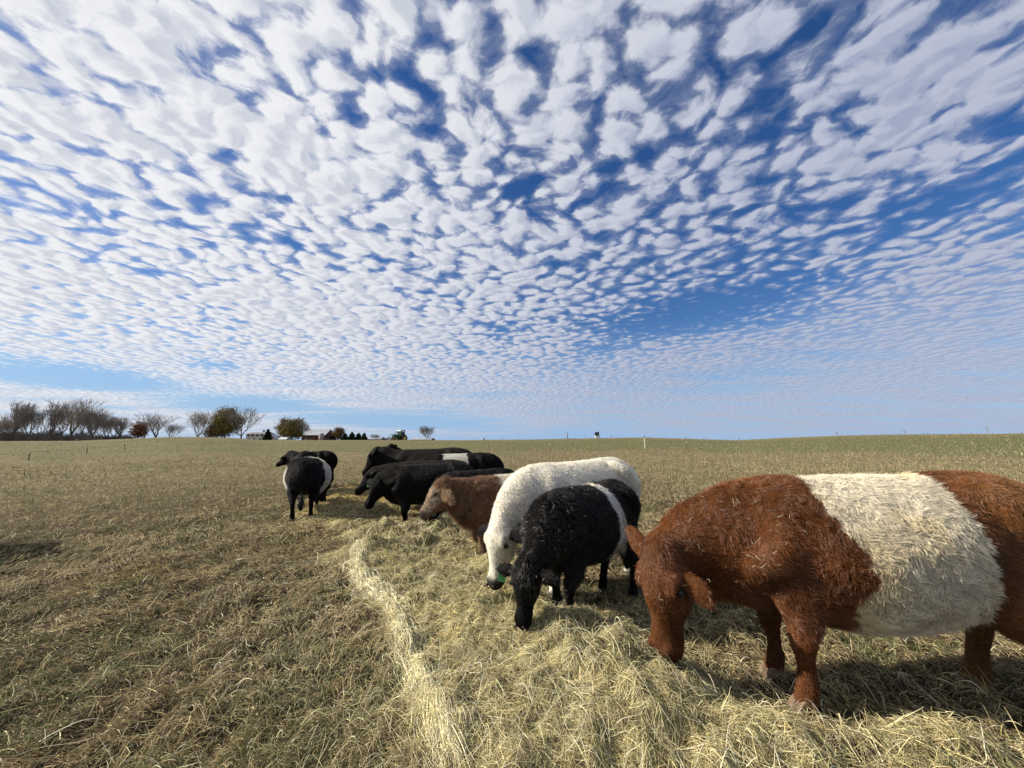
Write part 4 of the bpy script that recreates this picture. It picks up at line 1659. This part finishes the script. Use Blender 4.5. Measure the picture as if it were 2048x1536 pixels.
    w4 /= w4.sum(1, keepdims=True)
    rootp = (V[Q[pick_]] * w4[..., None]).sum(1)
    nrm = unit((vn[Q[pick_]] * w4[..., None]).sum(1))
    bare_ = np.zeros(hairs, bool)
    for s in (-1, 1):
        for c_, rd_ in ((poll + H * (hd * .165 + up * .036 + hs_ * .122 * s), .030), (poll + H * (hd * .52 + up * .03 + hs_ * .04 * s), .036)):
            bare_ |= np.linalg.norm(rootp - c_, axis=1) < rd_ * H
    rootp, nrm = rootp[~bare_], nrm[~bare_]
    hairs = len(rootp)
    d_, s2, u_ = regions(rootp)
    on_head = (d_ > -.06) & (d_ < .62) & (np.abs(s2) < .34) & (np.abs(u_) < .22)
    on_ear = on_head & (np.abs(s2) > .125)
    on_face = on_head & ~on_ear
    low = smooth01((.42 - rootp[:, 2]) / .1) * (~on_head)
    # combing: back and down over the trunk, down the legs, towards the nose on the head
    flow = np.tile(np.array([-.55, 0, -.75]), (hairs, 1))
    flow[low > .5] = (0, 0, -1)
    flow[on_face] = hd * .8 - up * .4
    sgn = np.sign(s2)
    flow[on_ear] = (hs_[None] * sgn[on_ear][:, None] * .9 + hd * .25)
    sw = np.stack([fbm(rootp[:, 0] * 5, rootp[:, 1] * 5, rootp[:, 2] * 5, 2, seed=s0) - .5 for s0 in (1, 2, 3)], -1)
    flow = flow + sw * (2.2 * curl + .8)
    clump = np.stack([vnoise(rootp[:, 0] * 38, rootp[:, 1] * 38, rootp[:, 2] * 38, seed=s0) + .8 * vnoise(rootp[:, 0] * 17, rootp[:, 1] * 17, rootp[:, 2] * 17, seed=s0 + 40) - .9 for s0 in (5, 6, 7)], -1)
    pale = (col_at(rootp).max(1) > .4) * 1.0
    flow = flow + clump * (2.2 * curl + .7 + pale * .15)[:, None]
    flow = flow - nrm * (flow * nrm).sum(1, keepdims=True)
    flow = unit(flow + rng.normal(0, .16, (hairs, 3)))
    L = hair_len * (.55 + .75 * rng.random(hairs))
    L = L * np.where(on_face, np.interp(d_, [-.05, .12, .3, .42, .5], [1.2, .95, .75, .45, .25]), 1.0)
    L = L * np.where(on_ear, .6, 1.0) * (1 - .45 * low)
    L = L * (1 + .45 * smooth01((.62 - rootp[:, 2]) / .15) * (np.abs(rootp[:, 1]) < .3) * (rootp[:, 2] > .38) * (~on_head))
    tl = (rootp[:, 0] < -.76) & (rootp[:, 2] < .6)
    L[tl] *= 2.0
    L = L / S
    K = 5 if not far else 4
    t = np.linspace(0, 1, K)
    rise = fluff * (.5 + .8 * rng.random(hairs))
    rise = rise * np.where(on_face, .8, 1) * np.where(on_ear, 1.1, 1)
    dirs = unit(flow + nrm * rise[:, None])
    P_ = rootp[:, None] - nrm[:, None] * .004 + dirs[:, None] * (L[:, None] * t[None])[..., None]
    P_ = P_ + nrm[:, None] * (L[:, None] * rise[:, None] * .35 * (t - t * t * 1.4)[None])[..., None]
    if curl > 0:
        b1 = np.cross(flow, nrm)
        ph = vnoise(rootp[:, 0] * 25, rootp[:, 1] * 25, rootp[:, 2] * 25, seed=77) * 12
        P_ = P_ + b1[:, None] * (L[:, None] * curl * .35 * np.sin(ph[:, None] + t[None] * 5.0) * t[None])[..., None]
    c = col_at(rootp) * rng.uniform(.75, 1.2, (hairs, 1))
    # hair clump tone: damp, dusty or sun-bleached tufts of the coat
    tone = fbm(rootp[:, 0] * 14, rootp[:, 1] * 14, rootp[:, 2] * 14, 2, seed=9)
    c = c * (.55 + .9 * tone)[:, None]
    coat = strands('coat', stretched(P_) * S, (hair_rad * (.7 + .6 * rng.random(hairs))), np.clip(c, 0, 1), hair_material('coat_' + ('dark' if gloss > .05 else 'pale'), gloss), root)
    tag(coat, None, None, None, 'stuff')

    if flecks:
        # bits of hay caught in the coat
        m_ = np.argwhere((rootp[:, 0] > .35) & (rootp[:, 2] > .55) & (nrm[:, 2] > -.2) & (np.abs(d_) > -.1)).ravel()
        m_ = rng.choice(m_, flecks)
        m_ = m_[vnoise(rootp[m_, 0] * 4, rootp[m_, 1] * 4, rootp[m_, 2] * 4, seed=2) > .42]
        n_f = len(m_)
        fd = unit(np.cross(nrm[m_], rng.normal(0, 1, (n_f, 3))))
        fl = rng.uniform(.012, .045, n_f)
        tt = np.linspace(-.5, .5, 4)
        fp = rootp[m_][:, None] + nrm[m_][:, None] * (.022 + .01 * rng.random((n_f, 1, 1))) + fd[:, None] * (fl[:, None] * tt[None])[..., None] - nrm[m_][:, None] * (fl[:, None] * tt[None] ** 2)[..., None]
        fo = strands('hay_flecks', stretched(fp) * S, np.full(n_f, .0008), np.tile([.72, .66, .5], (n_f, 1)), straw_mat, root)
        tag(fo, None, None, None, 'stuff')

    # ---- eyes, nostrils, hooves
    for s in (-1, 1):
        ep = poll + H * (hd * .165 + up * .036 + hs_ * .130 * s)
        eb = bmesh.new()
        bmesh.ops.create_uvsphere(eb, u_segments=14, v_segments=10, radius=(.023 if not far else .016) * H * S)
        em = bpy.data.meshes.new('eye')
        eb.to_mesh(em)
        eb.free()
        em.polygons.foreach_set('use_smooth', [True] * len(em.polygons))
        em.materials.append(eye_mat)
        eo = bpy.data.objects.new('eye', em)
        coll.objects.link(eo)
        eo.parent = root
        eo.location = ep * S
        if not far:
            npos = poll + H * (hd * .520 + up * .030 + hs_ * .040 * s)
            nbm = bmesh.new()
            bmesh.ops.create_uvsphere(nbm, u_segments=10, v_segments=8, radius=.017 * H * S)
            nm = bpy.data.meshes.new('nostril')
            nbm.to_mesh(nm)
            nbm.free()
            nm.polygons.foreach_set('use_smooth', [True] * len(nm.polygons))
            nm.materials.append(nose_dark)
            no = bpy.data.objects.new('nostril', nm)
            coll.objects.link(no)
            no.parent = root
            no.location = npos * S
            no.scale = (.8, .8, .8)
    for (hx_, hy_) in hooves:
        b = MB()
        for s in (-1, 1):
            pr_ = [(-.050, .0), (.072, .0), (.056, .028), (.020, .066), (-.036, .060)]
            b.prism([(u * S, v * S) for u, v in pr_], .046 * S, (0, s * .026 * S, 0), (1, 0, 0), (0, 0, 1))
        ho = b.build('hoof', hoof_mat or hoof_dark, root, False)
        ho.location = (float(stretched([hx_, 0, 0])[0]) * S, hy_ * S, 0.0)
        bv = ho.modifiers.new('soft', 'BEVEL')
        bv.width = .008
        bv.segments = 2
    if tag_side is not None:
        e0 = poll + H * (hd * .055 + hs_ * .095 * tag_side)
        dr = ear_droop[0 if tag_side > 0 else 1] if isinstance(ear_droop, tuple) else ear_droop
        ed = hs_ * tag_side * math.cos(dr) + hd * math.sin(dr) - up * ear_back
        tp = (e0 + ed * .16 * ear_size * H + up * .012 + hd * .01)
        zdir = unit(hd * .35 + np.array([0, 0, -1.0]))
        xdir = unit(np.cross(zdir, up + .001))
        ndir = np.cross(xdir, zdir)
        b = MB()
        w_, h_ = .036, .085
        poly = [(-.010, .004), (.010, .004), (.014, -.018), (w_ - .004, -.026), (w_, -.034), (w_, -h_ + .008), (w_ - .008, -h_), (-w_ + .008, -h_), (-w_, -h_ + .008), (-w_, -.034), (-w_ + .004, -.026), (-.014, -.018)]
        b.prism([(u, v) for u, v in poly], .003, (0, 0, 0), tuple(xdir), tuple(-zdir))
        to = b.build('ear_tag', tag_green, root)
        to.location = tp * S
        tag(to, 'green plastic ear tag')
        if tag_text:
            cu = bpy.data.curves.new('digits', 'FONT')
            cu.body = tag_text
            cu.size = .052
            cu.align_x = 'CENTER'
            cu.extrude = .0006
            tob = bpy.data.objects.new('tmp', cu)
            coll.objects.link(tob)
            dg = bpy.context.evaluated_depsgraph_get()
            tm = bpy.data.meshes.new_from_object(tob.evaluated_get(dg))
            bpy.data.objects.remove(tob)
            tm.materials.clear()
            tm.materials.append(tag_ink)
            for sd_ in (1, -1):
                dgo = bpy.data.objects.new('digits', tm)
                coll.objects.link(dgo)
                dgo.parent = to
                M = Matrix([[xdir[i_] * sd_, -zdir[i_], ndir[i_] * sd_, (zdir[i_] * .072 + ndir[i_] * .0026 * sd_)] for i_ in range(3)] + [[0, 0, 0, 1]])
                dgo.matrix_local = M
    return root, info


def solid(c, var=.25, seed=1):
    c = np.array(c)

    def f(p):
        n = fbm(p[:, 0] * 6, p[:, 1] * 6, p[:, 2] * 6, 2, seed=seed)
        return c[None] * (1 + (n - .5) * 2 * var)[:, None]
    return f


def belted(base, belt, front, back, seed=1, tint=None, dark_belly=None):
    """front(z,y) and back(z,y): x limits of the white belt"""
    base, belt = np.array(base), np.array(belt)

    def f(p):
        n = fbm(p[:, 0] * 6, p[:, 1] * 6, p[:, 2] * 6, 2, seed=seed)
        w = (fbm(p[:, 0] * 16, p[:, 1] * 16, p[:, 2] * 16, 2, seed=seed + 3) - .5) * .07 + (vnoise(p[:, 0] * 3, p[:, 1] * 3, p[:, 2] * 3, seed=seed + 5) - .5) * .06
        x = p[:, 0] + w
        fr, bk = front(p[:, 2], p[:, 1]), back(p[:, 2], p[:, 1])
        m = smooth01((fr - x) / .012) * smooth01((x - bk) / .012)
        m = m * (p[:, 2] > .30)
        c0 = base[None] * (1 + (n - .5) * .9)[:, None]
        if tint is not None:
            tw = smooth01((-.25 - p[:, 0]) / .3)[:, None] * .8
            c0 = c0 * (1 - tw) + np.array([tint]) * tw * (1 + (n - .5) * .7)[:, None]
        stain = smooth01((fbm(p[:, 0] * 4, p[:, 1] * 4, p[:, 2] * 4, 3, seed=seed + 8) - .45) / .25)[:, None]
        c1 = belt[None] * (1 - stain * np.array([[.04, .10, .24]]))
        return c0 * (1 - m[:, None]) + c1 * m[:, None]
    return f


def body_at(foot_px, foot_local, yaw, S):
    """ground location of the cow so that the hoof at foot_local falls on a photograph pixel"""
    gx_, gy_ = hit(*foot_px)
    c_, s_ = math.cos(yaw), math.sin(yaw)
    lx, ly = foot_local[0] * S, foot_local[1] * S
    x, y = gx_ - (lx * c_ - ly * s_), gy_ - (lx * s_ + ly * c_)
    return (x, y, float(ground_z(x, y, False)) - .01)


BLACK = (0.0078, 0.0066, 0.0062)
GRP = 'cattle eating hay along the row'

# ---------------------------------------------------------------- the herd
# A: red-brown belted cow, nearest
yA = math.radians(174)
SA = 1.045
locA = body_at((1612, 1420), (.52, .17), yA, SA)
cA = belted((.168, .060, .0185), (.82, .74, .57), lambda z, y: np.interp(z, [.4, .6, .75, .9, 1.1, 1.3], [.26, .27, .20, .26, .36, .40]),
            lambda z, y: np.interp(z, [.4, .7, 1.0, 1.3], [-.34, -.34, -.30, -.24]), seed=4, tint=(.29, .135, .046))
A_root, A_info = make_cow('belted_cow', 'large red-brown cow with a wide cream belt grazing at the right, nearest of all', GRP, locA, yA, SA,
                   neck=(.99, 0.02, .88), poll=(1.225, .06, .775), head_pitch=86, head_yaw=42, flecks=110, throat=.06, colour=cA, muzzle_col=(.16, .06, .03), vox=.016,
                   hairs=250000, hair_len=.032, hair_rad=.0006, curl=.45, fluff=.40, gloss=.045, girth=1.08, belly=.075, stretch=1.12,
                   feet={'hr': (0.02, 0), 'hl': (.0, 0), 'fr': (.0, .02)}, hoof_mat=hoof_pale, head_size=1.12, ear_droop=(.75, -.75), ear_size=1.0)

# B: black belted calf
yB = math.radians(221)
SB = .885
locB = (.80, 3.97, -.01)
cB = belted(BLACK, (.80, .79, .76), lambda z, y: np.interp(z, [.35, .5, .8, 1.3], [0, -.08, -.13, .06]), lambda z, y: np.interp(z, [.35, .5, .8, 1.3], [-.16, -.34, -.36, -.09]), seed=14)
make_cow('belted_calf', 'shaggy black calf with a narrow white belt grazing in front of the white cow', GRP, locB, yB, SB,
         neck=(.88, 0.1, .80), poll=(1.15, .13, .65), head_pitch=80, head_yaw=18, head_size=.9, colour=cB, vox=.018,
         hairs=90000, hair_len=.034, hair_rad=.0008, curl=.3, fluff=.42, gloss=.016, girth=.92, stretch=.84, feet={'fl': (.10, -.06), 'fr': (-.08, 0), 'hl': (.04, .04), 'hr': (.15, .04)}, flecks=60, tag_side=-1, tag_text='27', ear_droop=.1, ear_size=1.15)

# C: white cow with black ears
yC = math.radians(214)
SC = 1.035
locC = body_at((1256, 1150), (-.56, .17), yC, SC)
make_cow('white_cow', 'cream white cow with black ears grazing behind the black calf with the narrow belt', GRP, locC, yC, SC,
         neck=(.90, 0.0, .775), poll=(1.06, .04, .70), head_pitch=78, head_yaw=15, colour=solid((.88, .82, .68), .05, 5), ear_col=(.012, .011, .012), muzzle_col=(.05, .045, .045), vox=.02,
         hairs=90000, hair_len=.026, hair_rad=.0009, curl=.4, fluff=.40, gloss=.03, girth=.98, belly=.02)

# E: dun brown calf
yE = math.radians(208)
SE = .82
locE = body_at((963, 1118), (.52, .17), yE, SE)
cE = belted((.20, .108, .055), (.78, .76, .70), lambda z, y: .22 + 0 * z, lambda z, y: -.30 + 0 * z, seed=24)
make_cow('brown_calf', 'curly dun brown calf with its head level, chewing hay beside the white cow', GRP, locE, yE, SE,
         neck=(.92, 0.02, 1.04), poll=(1.15, .06, 1.17), head_pitch=52, head_yaw=-15, colour=cE, muzzle_col=(.20, .14, .12), ear_col=(.36, .25, .14), face_col=(.50, .39, .27), flecks=60, vox=.018,
         hairs=80000, hair_len=.052, hair_rad=.0010, curl=1.0, fluff=.8, gloss=.02, ear_droop=(.1, -.7), ear_back=.75, ear_size=1.25, head_size=1.08)

# F: black calf, head low over the hay
yF = math.radians(192)
SF = .88
locF = body_at((806, 1060), (.52, .17), yF, SF)
make_cow('black_calf', 'black calf with green ear tag, its head low just left of the dun calf', GRP, locF, yF, SF,
         neck=(.88, 0.0, .93), poll=(1.02, .0, .98), head_pitch=60, head_yaw=45, colour=solid(BLACK, .2, 6), vox=.018, head_size=1.1, ear_size=1.25, ear_droop=(-.2, .05),
         hairs=36000, hair_len=.026, hair_rad=.0012, curl=.2, fluff=.35, gloss=.016, tag_side=-1, far=True)

# D: black calf grazing behind the dun calf
yD = math.radians(206)
SD = .82
locD = body_at((915, 1074), (.52, .17), yD, SD)
make_cow('black_calf', 'black calf grazing mostly hidden behind the dun calf, its back showing above', GRP, locD, yD, SD,
         neck=(.86, 0.0, .76), poll=(1.0, .0, .56), head_pitch=70, head_yaw=0, colour=solid(BLACK, .2, 7), vox=.019,
         hairs=26000, hair_len=.026, hair_rad=.0012, curl=.2, fluff=.35, gloss=.016, far=True)

# I: black cow with its chin over the hay, between F and H
yI = math.radians(186)
SI = .90
make_cow('black_cow', 'black cow reaching its head forward over the hay, in front of the tallest black cow', GRP, (-1.62, 7.85, 0), yI, SI,
         neck=(.98, 0.0, .98), poll=(1.20, .0, 1.04), head_pitch=48, head_yaw=0, colour=solid((.020, .017, .015), .3, 8), vox=.019, ear_size=1.15, ear_droop=-.5, head_size=1.08,
         hairs=30000, hair_len=.022, hair_rad=.0013, curl=.15, fluff=.3, gloss=.02, far=True)

# J: black cow with a white belt
yJ = math.radians(184)
SJ = .99
cJ = belted(BLACK, (.78, .76, .68), lambda z, y: .40 + 0 * z, lambda z, y: np.interp(z, [.6, 1.25], [-.28, -.14]), seed=34)
make_cow('belted_cow', 'black cow with a broad cream belt, its black rump ending the middle row', GRP, (-1.12, 8.65, 0), yJ, SJ,
         neck=(.9, 0.0, .88), poll=(1.05, .0, .78), head_pitch=62, head_yaw=0, colour=cJ, vox=.019, ear_size=1.15, ear_droop=-.5, head_size=1.08,
         hairs=30000, hair_len=.022, hair_rad=.0013, curl=.15, fluff=.3, gloss=.016, far=True)

# H: tall black cow
yH = math.radians(181)
SH = 1.06
make_cow('black_cow', 'tallest black cow standing level-headed with its long back along the middle row', GRP, (-1.98, 9.35, 0), yH, SH,
         neck=(.98, 0.0, 1.10), poll=(1.18, .0, 1.20), head_pitch=62, head_yaw=0, colour=solid((.020, .017, .015), .3, 9), vox=.019, ear_size=1.15, ear_droop=-.8, head_size=1.08, stretch=1.12,
         hairs=30000, hair_len=.022, hair_rad=.0015, curl=.15, fluff=.3, gloss=.02, far=True)

# K: black cow behind H
make_cow('black_cow', 'black cow almost hidden behind the tallest one, only its poll and ears above that back', GRP, (-2.35, 11.2, 0), math.radians(184), 1.01,
         neck=(.98, 0.0, 1.14), poll=(1.10, .0, 1.32), head_pitch=60, head_yaw=0, colour=solid(BLACK, .2, 10), vox=.025, ear_size=1.4, ear_droop=-.5,
         hairs=12000, hair_len=.022, hair_rad=.0015, curl=.15, fluff=.3, gloss=.016, far=True)

# L: belted cow seen from behind
yL = math.radians(111)
SL = .925
locL = body_at((584, 1042), (-.56, .17), yL, SL)
cL = belted(BLACK, (.80, .78, .72), lambda z, y: .26 + 0 * z, lambda z, y: -.40 + 0 * z, seed=44)
make_cow('belted_cow', 'black cow with a white belt seen from behind at the left end of the row', GRP, locL, yL, SL,
         neck=(.88, -.02, .78), poll=(.98, -.22, .60), head_pitch=78, head_yaw=-45, colour=cL, vox=.02,
         hairs=50000, hair_len=.030, hair_rad=.0012, curl=.2, fluff=.4, gloss=.016, girth=1.34, belly=.04, far=True)

# G: far black cow facing left
yG = math.radians(168)
make_cow('black_cow', 'farthest black cow standing side-on with its rump to the right, beyond the rear-view cow', GRP, (-6.34, 12.6, 0), yG, .94,
         stretch=.92, neck=(.92, 0.0, 1.08), poll=(1.06, .0, 1.10), head_pitch=35, head_yaw=0, colour=solid(BLACK, .2, 11), vox=.025,
         hairs=12000, hair_len=.022, hair_rad=.0016, curl=.15, fluff=.3, gloss=.016, far=True)

# M: belted cow between L and G
cM = belted(BLACK, (.78, .76, .68), lambda z, y: .26 + 0 * z, lambda z, y: -.12 + 0 * z, seed=54)
make_cow('belted_cow', 'black cow with a white belt, mostly hidden behind the belted cow seen from behind', GRP, (-5.72, 10.9, 0), math.radians(112), .98,
         neck=(.9, 0.0, .85), poll=(1.05, .0, .72), head_pitch=70, head_yaw=0, colour=cM, vox=.035,
         hairs=12000, hair_len=.022, hair_rad=.0016, curl=.15, fluff=.3, gloss=.016, far=True)

# N: a black cow standing just outside the frame at the left; its shadow lies on the grass
make_cow('black_cow', 'black cow standing just past the left edge, its shadow lying on the grass', GRP, (-8.50, 5.25, 0), math.radians(268), 1.0,
         neck=(.98, 0.0, 1.05), poll=(1.18, .0, 1.12), head_pitch=45, head_yaw=0, colour=solid(BLACK, .2, 12), vox=.035,
         hairs=12000, hair_len=.022, hair_rad=.0016, curl=.15, fluff=.3, gloss=.016, far=True)
